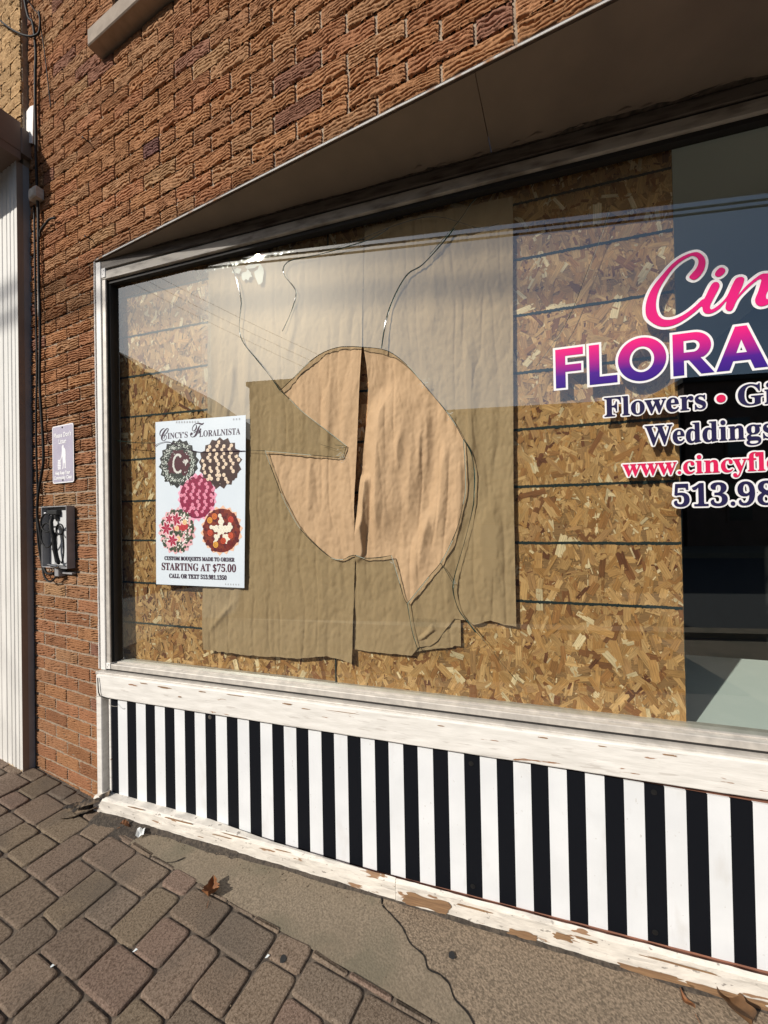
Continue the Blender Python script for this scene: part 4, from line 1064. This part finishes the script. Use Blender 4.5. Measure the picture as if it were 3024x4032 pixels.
# lilies
b = Bouquet((.76, .42, .45), .25, .672, .108, 18)
for k in range(260):
    t = rp.uniform(0, 6.28); r = .096*math.sqrt(rp.random()); b.disc((.035, .055, .03) if rp.random() < .6 else (.07, .09, .05), r*math.cos(t), r*math.sin(t), rp.uniform(.004, .009), 'leaves', 6)
for k in range(110):
    cx, cz = rp.choice([(.055, -.02), (.045, .06), (.06, .02), (.03, -.05), (-.05, -.03)])
    b.disc((.80, .78, .72), cx+rp.gauss(0, .013), cz+rp.gauss(0, .013), rp.uniform(.002, .0045), 'flowers', 7)
for x, z in ((.02, .02), (.035, .015), (.05, .02), (-.005, .015)): rose(b, x, z, .015, (.52, .04, .05), (.30, .015, .02))
for x, z in ((0, .012), (.01, -.035), (.045, .04), (-.03, -.03)): rose(b, x, z, .013, (.80, .58, .33), (.62, .36, .14))
def lily(b, x, z, r, rot):
    for c, q, wd in (((.84, .62, .64), 1.0, .30), ((.36, .010, .05), .84, .20)):
        mb = b.mb
        for i in range(6):
            t = rot+i*math.pi/3; b.k += 1
            P = [(0, 0), (.45*q, wd), (.8*q, wd*.6), (q, 0), (.8*q, -wd*.6), (.45*q, -wd)]
            mb.add([(b.x+x+r*(p[0]*math.cos(t)-p[1]*math.sin(t)), .0006+b.k*1.5e-6, b.z+z+r*(p[0]*math.sin(t)+p[1]*math.cos(t))) for p in P], [(0, 1, 2, 3, 4, 5)]); b.c += [c]*6
lily(b, -.004, .052, .038, .3); lily(b, -.058, .012, .038, .9); lily(b, -.024, -.043, .036, .2); lily(b, -.042, .055, .028, .6)
b.done()
# autumn bouquet with a white star
b = Bouquet((.82, .50, .34), .75, .668, .110, 18)
b.disc((.12, .012, .010), 0, 0, .096, 'flowers', 30)
for x, z in pack(.096, .0085):
    c = rp.choice([(.15, .012, .012), (.20, .02, .012), (.24, .035, .014), (.11, .008, .012)]); rose(b, x, z, .0092, c, tuple(q*.45 for q in c))
for x, z in pack(.075, .0085):
    t = math.atan2(z, x)-.35; rad = .040+.028*math.cos(5*t)
    if math.hypot(x, z) < rad: rose(b, x, z, .0094, (.82, .80, .68), (.66, .60, .42))
for x, z, c in ((-.06, .045, (.70, .30, .04)), (-.035, .062, (.62, .15, .03)), (.05, .048, (.52, .05, .03)), (-.058, -.01, (.55, .07, .03)), (.05, -.022, (.55, .08, .03)), (.012, -.045, (.50, .06, .02)), (-.028, -.062, (.70, .34, .05)), (.045, -.055, (.16, .01, .01))): rose(b, x, z, .0145, c, tuple(q*.55 for q in c))
b.done()
m_gd = mat('grey smudge', (.42, .45, .48), .7)
for cx_, cz_, r_ in [((.25+.03*i)*PWID, -.0135*PHT-.0007*i+.002, .0044) for i in range(9)]+[((.875+.03*i)*PWID, -.020*PHT, .0040) for i in range(3)]+[((.80+.028*i)*PWID, -.982*PHT, .0030) for i in range(6)]:
    mb = MB(PT); mb.disc(cx_, cz_, r_, .0006, 9, r_*1.2); mb.build('printed_dot', m_gd, po)
mb = MB(PT); cp_ = smooth_path([(.0, .148), (.05, .133), (.16, .128), (.30, .165), (.45, .192), (.55, .202), (.75, .203), (1.0, .208)], 6)
mb.tube([(u*PWID, .0034, -v*PHT) for u, v in cp_], [.0009+.0008*vn(i*.4, 8) for i in range(len(cp_))], 5, world=False); mb.build('crease', m_ink, po)

# ------------------------------------------------------------------ stall riser: sill board, striped panel, post, base boards
def board(name, s0, s1, o0, o1, z0, z1, m, label, cat, amp=.0022, n=220, nz=7, za=0.0, seed=0, rnd=.005, zb1=None, wav=0.0, o0f=None, z1f=None):
    """a weathered timber board: rounded arrises, wavy faces and worn edges"""
    prof = []
    prof += [(o0, z0), (o1-rnd, z0)]
    prof += [(o1-rnd*.3, z0+rnd*.3)]
    prof += [(o1, z0+rnd+(z1-z0-2*rnd)*k/nz) for k in range(nz+1)]
    prof += [(o1-rnd*.3, z1-rnd*.3), (o1-rnd, z1), (o0, z1+za)]
    N = len(prof); V = []; UVs = []
    for i in range(n+1):
        s = s0+(s1-s0)*i/n
        for k, (o, z) in enumerate(prof):
            if o0f and k in (0, N-1): o = o0f(s)
            if z1f and k >= N//2: z = z-z1+z1f(s)
            d = amp*(fbm(s*9+seed, z*30+k*.4, 3)-.5)
            dz = 0.0
            if zb1 is not None and k < 3: dz = (zb1-z0)*(i/n)
            if wav and k < 3: dz += wav*(fbm(s*14+seed, 3, 2)-.5)
            if 2 <= k <= N-2: o2 = o+d
            else: o2 = o
            V.append(W(s, o2, z+dz+(amp*.7*(fbm(s*22+seed, k, 5)-.5) if k not in (0, N-1) else 0))); UVs.append((s, z))
    F = [(i*N+k, (i+1)*N+k, (i+1)*N+(k+1) % N, i*N+(k+1) % N) for i in range(n) for k in range(N)]
    F += [tuple(range(N)), tuple(n*N+k for k in range(N))]
    o = mesh_obj(name, V, F, m, smooth=False, uv=UVs); tag(o, label, cat); return o
sb = board('sill_board', .018, 3.12, -.06, .036, .5425, .6445, m_paint, 'long white painted sill board with flaking edges under the window', 'board', rnd=.004, za=.0)
def chip(parent, o, cells, m=m_bare, name='bare_patch'):
    """patches where the paint has gone: ragged outlines, one mesh each"""
    for (s, z, L, h, seed) in cells:
        n_ = 34; P = []
        for i in range(n_):
            t = 2*math.pi*i/n_
            r = .78+.5*(fbm(3+2.2*math.cos(t)+seed, 3+2.2*math.sin(t), 1)-.5)*1.6
            P.append((s+L/2*r*abs(math.cos(t))**.7*np.sign(math.cos(t)), z+h/2*r*abs(math.sin(t))**.7*np.sign(math.sin(t))))
        mb = MB(W); mb.poly(P, o); mb.build(name, m, parent)
rs = random.Random(12)
chip(sb, .0378, [(.50, .598, .026, .007, 2), (.30, .634, .05, .006, 4), (.42, .629, .09, .008, 8), (.62, .633, .05, .006, 9), (.78, .636, .10, .005, 10), (1.02, .630, .05, .007, 6), (1.10, .621, .05, .004, 3), (1.25, .628, .16, .003, 5), (1.62, .627, .03, .004, 7), (1.95, .634, .04, .005, 11), (2.12, .632, .03, .004, 13), (2.3, .633, .05, .006, 14)])
# striped panel with primer strips above and below
mb = MB(W); mb.box(.0785, 3.1, -.03, .004, .012, .541); mb.build('backing_board', m_rust).name = 'backing_board'
tag(bpy.data.objects['backing_board'], 'red brown primed board showing below and above the striped panel', 'board')
V = []; n_ = 60
def ptop(s): return float(np.interp(s, [.08, .6, 1.0, 1.6, 2.0, 2.55, 3.1], [.546, .546, .541, .532, .526, .516, .508]))
def pbot(s): return float(np.interp(s, [.08, .55, .8, 3.1], [.052, .045, .045, .043]))
UVs = []
for i in range(n_+1):
    s = .081+3.0*i/n_
    for o, z in ((.006, pbot(s)), (.0125, pbot(s)), (.0125, ptop(s)), (.006, ptop(s))): V.append(W(s, o+.0012*(fbm(s*3, z*3, 2)-.5), z)); UVs.append((s, z))
F = [(4*i+a, 4*i+4+a, 4*i+4+(a+1) % 4, 4*i+(a+1) % 4) for i in range(n_) for a in range(4)]
sp_ = mesh_obj('striped_panel', V, F, m_stripe, uv=UVs); tag(sp_, 'low panel with bold black and white vertical stripes under the sill', 'panel')
for (s, z, bright) in ((.633, .516, 1), (1.719, .498, 0), (1.716, .077, 0), (2.264, .500, 0), (2.258, .075, 0)):
    mb = MB(W)
    for k in range(3): mb.disc(s, z, (.0085, .0062, .0035)[k], .0135+.0012*k, 14)
    mb.build('screw', m_screw if bright else m_black, sp_)
mb = MB(W); mb.box(.0065, .040, -.04, .030, .058, .5418, .003); mb.build('corner_post', m_paint); tag(bpy.data.objects['corner_post'], 'narrow white painted post at left end of the striped panel', 'post')
m_gap = mat('painted groove shade', (.10, .08, .075), .9)  # dark tone paints the shade inside the post's recess
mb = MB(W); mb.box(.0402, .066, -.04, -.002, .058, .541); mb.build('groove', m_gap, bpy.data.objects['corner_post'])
mb = MB(W); mb.box(.0663, .0785, -.03, .0165, .058, .541, .001); mb.build('edge_strip', m_paint, bpy.data.objects['corner_post'])
def bo0(s): return float(np.interp(s, [0, .62, .95, 1.45, 3.2], [.0, .012, .036, .048, .050]))
def bz1(s): return float(np.interp(s, [.09, .87, 1.45, 1.8, 2.5, 3.1], [.097, .081, .0725, .071, .066, .062]))
b1 = board('base_board', .020, 1.4505, .0, .058, -.02, .098, m_paintb, 'left white base board with small scuffs at the pavement', 'board', rnd=.010, za=-.002, seed=3, n=160, amp=.005, wav=.02, o0f=bo0, z1f=bz1)
b2_ = board('base_board', 1.452, 3.12, .034, .059, -.075, .075, m_paintb, 'right white base board with big patches of bare wood', 'board', rnd=.010, za=-.004, seed=9, n=180, amp=.005, o0f=bo0, z1f=bz1)
V, F = [], []
for i in range(101):
    q = .08+3.0*i/100; V += [W(q, .0045, pbot(q)+.012), W(q, .0145, pbot(q)-.004+.002*fbm(q*20, 1)), W(q, .0505, bz1(q)-.020+.003*fbm(q*9, 4)), W(q, .0515, bz1(q)-.05)]
F = [(4*i+a, 4*i+4+a, 4*i+5+a, 4*i+1+a) for i in range(100) for a in range(3)]
tag(mesh_obj('primed_ledge', V, F, m_rust), 'red brown primed ledge along the foot of the striped panel', 'ledge')
chip(b2_, .0618, [(1.555, .026, .20, .058, 21), (1.87, .008, .11, .030, 22), (1.99, .034, .07, .026, 23), (2.06, .046, .08, .010, 24), (2.235, -.004, .21, .026, 25), (2.425, -.008, .25, .032, 27), (1.72, .050, .16, .008, 28), (2.3, .044, .22, .007, 29), (1.63, -.010, .06, .014, 41)])
chip(b1, .0606, [(.50, .088, .22, .008, 31), (.28, .095, .12, .007, 33), (.72, .070, .12, .006, 35), (.78, .085, .16, .006, 36), (1.0, .075, .1, .005, 37), (.62, .045, .04, .004, 38)])
mb = MB(W); mb.tube([(.1+.012*k, .040+.01*math.sin(k*.9), .532-.02*math.sin(math.pi*k/10)) for k in range(-6, 5)], .0012, 6, world=False)
mb.build('loose_wire', m_cabwhite); tag(bpy.data.objects['loose_wire'], 'thin pale wire loop under the left end of the sill board', 'wire')
mb = MB(W); mb.tube([(.034, .041, .634), (.038, .043, .60), (.040, .043, .57), (.047, .042, .553), (.075, .041, .548), (.10, .040, .545)], .0022, 6, world=False)
mb.build('black_cord', m_dark); tag(bpy.data.objects['black_cord'], 'short black cord bent round the left end of the sill board', 'cord')

# ------------------------------------------------------------------ anti-litter sign
SGN = empty('litter_sign', B(-.287, .006, 1.556), 'small faded purple sign asking people not to litter, on the brick wall', 'sign')
def rrect(x0, x1, z0, z1, r, n=5):
    P = []
    for cx, cz, a0 in ((x1-r, z1-r, 0), (x0+r, z1-r, 90), (x0+r, z0+r, 180), (x1-r, z0+r, 270)):
        for k in range(n+1): t = math.radians(a0+90*k/n); P.append((cx+r*math.cos(t), cz+r*math.sin(t)))
    return P
X0, X1, Z0, Z1 = -.3850, -.1905, 1.556, 1.851
mb = MB(B); mb.poly(rrect(X0, X1, Z0, Z1, .012), .0085, .0022); mb.build('border', m_signw, SGN)
mb = MB(B); mb.poly(rrect(X0+.0055, X1-.0055, Z0+.0055, Z1-.0055, .008), .0089); mb.build('face', m_signb, SGN)
cx = (X0+X1)/2
for body, s0, s1, zb, cap in (("Please Don't", -.366, -.208, 1.790, .0225), ('Litter', -.322, -.254, 1.757, .0225), ('Help Keep Your', -.357, -.223, 1.600, .0165), ('Community Clean', -.369, -.206, 1.576, .0165)):
    mb = MB(B); line_text(mb, body, s0, s1, zb, cap, .0094, .0011, serif=False); mb.build('text_line', m_signw, SGN)
# figure dropping rubbish into a bin (white silhouettes)
fig = [(-.294, 1.742), (-.286, 1.750), (-.280, 1.749), (-.277, 1.742), (-.279, 1.735), (-.268, 1.731), (-.262, 1.722), (-.260, 1.690), (-.262, 1.678), (-.259, 1.662), (-.262, 1.640), (-.258, 1.632), (-.267, 1.628), (-.272, 1.632), (-.270, 1.650), (-.276, 1.660), (-.280, 1.645), (-.281, 1.630), (-.292, 1.625), (-.293, 1.630), (-.288, 1.640), (-.288, 1.668), (-.291, 1.690), (-.297, 1.683), (-.304, 1.672), (-.310, 1.674), (-.300, 1.692), (-.296, 1.712), (-.293, 1.728), (-.296, 1.736)]
mb = MB(B); mb.poly(fig, .0093); mb.build('figure', m_signw, SGN)
mb = MB(B)
for k in range(5):
    z0 = 1.626+.0085*k; w0 = .0165+.0008*(2-abs(k-2)); mb.poly([(-.320-w0+.003, z0), (-.320+w0-.003, z0), (-.320+w0-.003, z0+.0068), (-.320-w0+.003, z0+.0068)], .0093)
mb.disc(-.320, 1.6715, .0145, .0093, 14, .004); mb.build('bin', m_signw, SGN)
for z in (1.838, 1.570):
    mb = MB(B); mb.disc(cx, z, .0045, .0096, 10); mb.disc(cx, z, .003, .012, 10); mb.build('screw', m_black, SGN)

# ------------------------------------------------------------------ open junction box
JB = empty('junction_box', B(-.31, .0, 1.125), 'open grey junction box full of looped black cable, below the sign', 'utility box')
x0, x1, z0, z1 = -.428, -.196, 1.128, 1.438
mb = MB(B)
mb.box(x0, x1, .0045, .008, z0, z1); mb.box(x0, x0+.004, .008, .040, z0, z1); mb.box(x1-.004, x1, .008, .040, z0, z1); mb.box(x0+.004, x1-.004, .008, .040, z0, z0+.004); mb.box(x0+.004, x1-.004, .008, .040, z1-.004, z1)
mb.build('housing', m_boxg, JB)
mb = MB(B); mb.box(x0+.045, x1-.006, .0085, .018, z0+.010, z1-.022, .002); tr_ = mb.build('tray', m_boxin, JB)
for (a, z, w_, h_) in ((-.345, 1.30, .04, .035), (-.345, 1.262, .04, .035), (-.222, 1.385, .028, .055), (-.35, 1.16, .006, .05), (-.338, 1.16, .006, .05), (-.222, 1.17, .006, .04)):
    t_ = .0018; a0, a1, b0, b1 = a-w_/2, a+w_/2, z-h_/2, z+h_/2
    P = [(a0, b0), (a1, b0), (a1, b1), (a0, b1), (a0+t_, b0+t_), (a1-t_, b0+t_), (a1-t_, b1-t_), (a0+t_, b1-t_)]
    mb = MB(B); mb.add([(x, .0186, y) for x, y in P], [(0, 1, 5, 4), (1, 2, 6, 5), (2, 3, 7, 6), (3, 0, 4, 7)]); mb.build('moulded_slot', m_boxdk, tr_)
mb = MB(B); mb.box(-.378, -.286, .019, .040, 1.395, 1.418, .003); mb.box(-.345, -.305, .019, .036, 1.372, 1.3945, .003); mb.build('connector', m_black, JB)
mb = MB(B); mb.box(-.398, -.379, .03, .042, 1.397, 1.408); mb.build('tag', m_signw, JB)
def ring(mb, cx, cz, rx, rz, o, r, a0=0, a1=360, n=30, tilt=0):
    mb.tube([(cx+rx*math.cos(math.radians(a0+(a1-a0)*k/n)), o+tilt*math.sin(math.radians(a0+(a1-a0)*k/n)), cz+rz*math.sin(math.radians(a0+(a1-a0)*k/n))) for k in range(n+1)], r, 7, world=False)
mb = MB(B)
ring(mb, -.362, 1.292, .058, .062, .046, .0042); ring(mb, -.36, 1.355, .056, .046, .047, .0040, 60, 320); ring(mb, -.248, 1.322, .032, .026, .044, .0035); ring(mb, -.265, 1.245, .032, .088, .036, .0032, 0, 360, 40, .004); ring(mb, -.262, 1.240, .040, .10, .040, .0032, -60, 150, 40)
mb.tube([(-.33, .03, 1.40), (-.325, .045, 1.36), (-.31, .05, 1.32), (-.30, .045, 1.28), (-.302, .042, 1.22), (-.285, .04, 1.165), (-.268, .04, 1.150)], [.008, .009, .010, .010, .009, .009, .006], 8, world=False)
mb.build('coiled_cable', m_dark, JB, smooth=True)
mb = MB(B); mb.tube([(-.36, .045, 1.144), (-.31, .05, 1.141)], .0035, 8, world=False); mb.tube([(-.31, .05, 1.141), (-.26, .05, 1.138)], .008, 8, world=False); mb.build('plug', m_screw, JB, smooth=True)
mb = MB(B); mb.box(-.32, -.285, .004, .036, 1.085, 1.1275, .003); mb.box(-.285, -.195, .003, .02, 1.098, 1.106); mb.build('lower_bracket', m_boxg, JB)

# ------------------------------------------------------------------ cables on the wall
def cable(name, pts, r, m, label, o=None, n=5):
    P = smooth_path(pts, n); mb = MB(B); mb.tube(P, r, 8, world=False); ob = mb.build(name, m, smooth=True); return tag(ob, label, 'cable')
cable('wall_cable', [(-.605, .06, 4.60), (-.545, .03, 4.114), (-.502, .022, 4.027), (-.488, .018, 3.923), (-.481, .018, 3.83), (-.488, .018, 3.75), (-.492, .018, 3.58), (-.49, .018, 3.45), (-.487, .02, 3.30), (-.483, .018, 3.12), (-.474, .018, 2.95), (-.478, .018, 2.74), (-.470, .018, 2.4), (-.476, .02, 2.1), (-.466, .02, 1.967), (-.449, .02, 1.784), (-.447, .02, 1.685), (-.461, .02, 1.627), (-.500, .02, 1.516), (-.515, .02, 1.403), (-.485, .022, 1.289), (-.462, .022, 1.176), (-.44, .025, 1.12), (-.40, .03, 1.095), (-.33, .035, 1.10)], .0062, m_dark, 'thick black cable running down the brick from the eaves into the junction box')
cable('wall_cable', [(-.53, .012, 3.06), (-.525, .012, 2.6), (-.520, .012, 2.2), (-.527, .014, 1.975), (-.531, .014, 1.746), (-.523, .014, 1.517), (-.534, .014, 1.426), (-.528, .014, 1.289), (-.504, .016, 1.198), (-.471, .02, 1.131), (-.43, .028, 1.075), (-.37, .03, 1.055), (-.31, .03, 1.085)], .0048, m_dark, 'thinner black cable hanging left of the junction box and looping under it')
cable('pale_conduit', [(-.498, .012, 3.76), (-.503, .012, 3.58), (-.497, .012, 3.42), (-.495, .012, 3.34)], .0055, m_cabwhite, 'pale painted conduit on the upper brick beside the canopy')
cable('pale_conduit', [(-.482, .012, 3.06), (-.488, .012, 2.9), (-.494, .012, 2.7), (-.496, .012, 2.45)], .005, m_cabwhite, 'pale painted conduit below the cable clip')
cable('slack_cable', [(-1.02, .10, 4.42), (-.90, .09, 4.26), (-.78, .07, 4.16), (-.709, .06, 4.09), (-.63, .05, 4.02), (-.54, .04, 3.955), (-.48, .03, 3.93), (-.445, .02, 3.94), (-.43, .02, 3.99), (-.44, .02, 4.05)], .0048, m_dark, 'slack black cable looping across the neighbouring pier at upper left')
cable('thin_cable', [(-.605, .02, 4.25), (-.516, .012, 4.12), (-.46, .012, 4.049), (-.43, .012, 3.925), (-.408, .012, 3.827), (-.38, .012, 3.664), (-.353, .012, 3.503)], .0026, m_dark, 'thin dark cable wandering down the upper left bricks')
cable('stub_cable', [(-.470, .014, 2.868), (-.461, .016, 2.893), (-.405, .018, 2.912), (-.360, .02, 2.920), (-.300, .022, 2.905)], .005, m_dark, 'short black cable stub bending right from the vertical cables')
mb = MB(B); mb.box(-.515, -.445, .006, .045, 3.06, 3.115, .006); mb.build('cable_clip', m_cabwhite); tag(bpy.data.objects['cable_clip'], 'pale cable clip holding the cables below the canopy', 'clip')
for x, z, lab in ((-.03, 3.19, 'nail sticking out of the brick high on the left'), (-.02, 2.715, 'nail sticking out of the brick above the window corner'), (-.055, 1.862, 'bent nail by the window jamb above the sign')):
    mb = MB(B); mb.tube([(x, -.012, z), (x+.004, .018, z-.004), (x+.010, .040, z-.010)], .0028, 7, world=False); mb.disc(x+.010, z-.010, .005, .041, 8); nl = mb.build('nail', m_dark); tag(nl, lab, 'nail', 'nails in the brick wall')
for x, z, lab in ((-.458, 1.004, 'dark plug hole in a lower mortar joint, left of two'), (-.110, .985, 'dark plug hole in a lower mortar joint, right of two')):
    mb = MB(B); 
    for k in range(3): mb.disc(x, z, (.008, .006, .003)[k], -.003+.0015*k, 10)
    tag(mb.build('wall_plug', m_black), lab, 'plug', 'plugs in the brick wall')

# ------------------------------------------------------------------ litter and leaves on the ground
def leaf(name, x, y, L, wd, rot, curl, label, lobes=4, m=m_leaf, lift=.012):
    V, F = [], []; N = 22
    for i in range(N+1):
        t = i/N; prof = math.sin(math.pi*t**.8)*(.62+.38*abs(math.sin(lobes*math.pi*t+.4)))*wd/2+.0008
        for k in range(-3, 4):
            q = k/3; xx = (t-.5)*L; yy = q*prof
            h = lift+.012+curl*(q*q)*wd+.012*math.sin(t*4+rot)+.004*(vn(t*7, q*3+rot, 2)-.5)
            X = x+xx*math.cos(rot)-yy*math.sin(rot); Y = y+xx*math.sin(rot)+yy*math.cos(rot)
            V.append((X, Y, gz(x, y)+h))
    F = [(i*7+k, (i+1)*7+k, (i+1)*7+k+1, i*7+k+1) for i in range(N) for k in range(6)]
    o = mesh_obj(name, V, F, m, smooth=True); tag(o, label, 'leaf')
    mb = MB(); mb.tube([(x-L*.5*math.cos(rot), y-L*.5*math.sin(rot), gz(x, y)+lift+.008), (x-L*.8*math.cos(rot), y-L*.8*math.sin(rot), gz(x, y)+lift+.004)], .0009, 5); mb.build('stem', m, o); return o
leaf('dry_leaf', .833, -.098, .075, .062, 2.2, .32, 'curled orange brown leaf at the edge of the pavers')
leaf('dry_leaf', .262, -.052, .042, .028, .6, .2, 'small reddish leaf in the soil near the board corner')
leaf('dry_leaf', 2.292, .238, .055, .020, 2.0, .2, 'slim orange leaf on the aggregate by the base board', 1)
m_leaf2 = mat('dark brown leaf', (.15, .075, .030), .7, col2=(.10, .05, .02), scale=40)
leaf('dry_leaf', 2.405, .277, .12, .075, 1.9, .25, 'large dark brown leaf leaning on the base board at lower right', 2, m_leaf2, .02)
# curled strip of bark at the corner
V, F = [], []; N, K = 60, 22
for i in range(N+1):
    t = i/N
    bx = -.062+.150*t; by = -.128+.112*t; bz = .016+.058*t**2.2
    rad = (.026+.010*math.sin(math.pi*t))*(1-.38*t)*(.82+.36*fbm(t*9, 1, 2))
    for k in range(K+1):
        q = k/K; a = math.radians(-140+275*q+60*(t-.5))
        rr_ = rad*(.72+.62*fbm(t*7+2, q*9, 3))+.005*(vn(t*30, q*24, 4)-.5)
        nx_, ny_ = -.60, .80
        V.append((bx+nx_*rr_*math.cos(a)*1.15, by+ny_*rr_*math.cos(a), gz(bx, by)+bz+rr_*(.75*math.sin(a)+.45)))
F = [(i*(K+1)+k, (i+1)*(K+1)+k, (i+1)*(K+1)+k+1, i*(K+1)+k+1) for i in range(N) for k in range(K)]
tag(mesh_obj('curled_bark', V, F, m_bark, smooth=True), 'dark curled strip of bark lying in the corner of wall and base board', 'bark')
m_plas = mat('clear wrapper', (.75, .78, .78), .12, spec=.8)
V = []; 
for i in range(9):
    for k in range(4):
        x = .335+.012*(k-1.5)*.7+.034*(i/8); y = -.030-.030*(i/8)+.010*(k-1.5)*.6
        V.append((x, y, gz(x, y)+.022+.006*math.sin(k*2.1+i*.3)))
tag(mesh_obj('plastic_wrapper', V, [(i*4+k, (i+1)*4+k, (i+1)*4+k+1, i*4+k+1) for i in range(8) for k in range(3)], m_plas), 'shiny scrap of clear plastic in the soil by the base board', 'litter')
m_gum = mat('chewing gum', (.018, .018, .019), .8)
for x, y, lab, r in ((1.669, .075, 'round black gum spot on the aggregate', .011), (1.205, -.152, 'black gum spot on a paver', .011)):
    P = [(x+r*(.75+.5*vn(i*.8, x))*math.cos(i*.45), y+r*(.75+.5*vn(i*.8, x))*math.sin(i*.45)) for i in range(14)]
    tri = tessellate_polygon([[Vector((p[0], p[1], 0)) for p in P]])
    tag(mesh_obj('gum_spot', [(a_, b_, gz(a_, b_)+.0148) for a_, b_ in P], tri, m_gum), lab, 'gum')
rg = random.Random(9); mb = MB()
for i in range(420):
    x = rg.uniform(-.5, 2.4); y = rg.uniform(-.9, .2) if rg.random() < .35 else (x*SA/CA-.075-abs(rg.gauss(0, .02)) if x > .1 else rg.uniform(-.5, -.03))
    r = rg.uniform(.0009, .0028); z = gz(x, y)+.011
    mb.add([(x-r, y, z), (x, y-r, z), (x+r, y, z), (x, y+r, z), (x, y, z+r*1.2)], [(0, 1, 4), (1, 2, 4), (2, 3, 4), (3, 0, 4)])
tag(mb.build('grit', m_aggr), kind='stuff')
m_shard = mat('glass shard', (.8, .85, .85), .05, spec=1.0)
for x, y, lab in ((.585, -.463, 'bright glass crumb in a paver joint at lower left'), (.77, -.33, 'bright glass crumb in a paver joint at bottom centre'), (1.155, -.168, 'bright glass crumb beside the square paver')):
    z = gz(x, y)+.013; mb = MB(); mb.add([(x-.004, y-.006, z), (x+.003, y-.003, z+.002), (x+.005, y+.006, z+.001), (x-.001, y+.004, z+.004)], [(0, 1, 2, 3)]); mb.add([(x-.004, y-.006, z), (x+.003, y-.003, z+.002), (x, y, z-.004)], [(0, 1, 2)]); tag(mb.build('glass_crumb', m_shard), lab, 'glass')

# ------------------------------------------------------------------ shop interior
shop = empty('shop_interior', W(2.4, -1.5, .64), 'dark shop interior seen past the strand board', 'room')
V = [W(s, o, z) for z in (.10, 2.62) for o in (-4.0, -.105) for s in (-.5, 3.4)]
mesh_obj('wall', V, [(0, 1, 5, 4), (0, 4, 6, 2), (1, 3, 7, 5)], m_inwall, shop)
mesh_obj('floor', V[:4], [(0, 2, 3, 1)], m_inwall, shop)
m_ceil = mat('interior ceiling', (.85, .86, .82), .9); mesh_obj('ceiling', V[4:], [(0, 1, 3, 2)], m_ceil, shop)
mb = MB(W); mb.box(1.2, 3.1, -.86, -.088, .60, .6475); mb.build('display_shelf', m_shelf); tag(bpy.data.objects['display_shelf'], 'pale blue display shelf inside the window at right', 'shelf')
mb = MB(W); mb.box(1.2, 3.1, -.865, -.861, .0, .646); mb.build('shelf_front', m_inwall, bpy.data.objects['display_shelf'])

# ------------------------------------------------------------------ across the street (seen in the glass) and overhead lines
def house(name, label, x0, x1, y, h, m, gable=None, wins=(), depth=8, win_size=(.9, 1.5)):
    t = empty(name, ((x0+x1)/2, y, 0), label, 'building', 'buildings across the street')
    mb = MB(); mb.box(x0, x1, y-depth, y, -.1, h); mb.build('wall', m, t)
    if gable:
        mb = MB(); mb.add([(x0, y, h+.002), (x1, y, h+.002), (gable[0], y, gable[1]), (x0, y-depth, h+.002), (x1, y-depth, h+.002), (gable[0], y-depth, gable[1])], [(0, 1, 2), (3, 5, 4), (0, 2, 5, 3), (1, 4, 5, 2)]); mb.build('roof', m_roof, t)
    else:
        mb = MB(); mb.box(x0-.1, x1+.1, y-depth, y+.12, h+.002, h+.18); mb.build('cornice', m_roof, t)
    for (cx_, cz_) in wins:
        mb = MB(); mb.box(cx_-win_size[0]/2, cx_+win_size[0]/2, y+.003, y+.05, cz_-win_size[1]/2, cz_+win_size[1]/2); wd_ = mb.build('window', m_house, t)
        mb = MB(); mb.box(cx_-win_size[0]/2+.08, cx_+win_size[0]/2-.08, y+.051, y+.056, cz_-win_size[1]/2+.08, cz_+win_size[1]/2-.08); mb.build('pane', m_pane, wd_)
    return t
house('gabled_house', 'tall gabled brick house across the street at far left, seen in the glass', -19, -6.8, -14, 4.9, m_house, (-12.9, 9.2), [(-11.5, 2.6), (-9, 2.6), (-12.9, 6)])
house('flat_roofed_shop', 'flat roofed brick shop across the street with an upper storey, seen in the glass', -6.4, -.2, -14, 7.05, m_house, None, [(-5.2, 5), (-3.4, 5), (-1.6, 5), (-5, 1.6), (-1.6, 1.6)])
house('low_shop', 'low grey rendered shop across the street, seen in the glass', -.1, 10.6, -14, 5.35, m_house2, None, [(1.5, 1.8), (4, 1.8), (7, 1.8), (9.5, 1.8)], win_size=(1.8, 1.8))
house('end_shop', 'brown brick shop at the right end of the row across the street', 10.75, 22, -14, 6.05, m_house, None, [(12.5, 4), (15, 4), (12.5, 1.6)])
def wire(pts, r, label, name='power_line'):
    mb = MB(); mb.tube(pts, r, 8); return tag(mb.build(name, m_wire), label, 'wire', 'overhead wires')
wire([(x, -9.0, 8.99+.0006*(x-6)**2) for x in np.linspace(-25, 35, 40)], .030, 'upper of two thick overhead wires along the street, mirrored in the glass')
wire([(x, -9.0, 8.84+.0006*(x-6)**2) for x in np.linspace(-25, 35, 40)], .030, 'lower of two thick overhead wires along the street, mirrored in the glass')
for k in range(3):
    A = np.array([-14.5+.15*k, -13.0, 14.4-.55*k]); Bp = np.array([1.5+.3*k, -13.2, 5.6-.5*k])
    wire([tuple(A+(Bp-A)*t-np.array([0, 0, 1.2*t*(1-t)])) for t in np.linspace(0, 1, 20)], .0055, ('topmost thin service wire slanting across the reflection', 'middle thin service wire slanting across the reflection', 'lowest thin service wire slanting across the reflection')[k], 'service_wire')
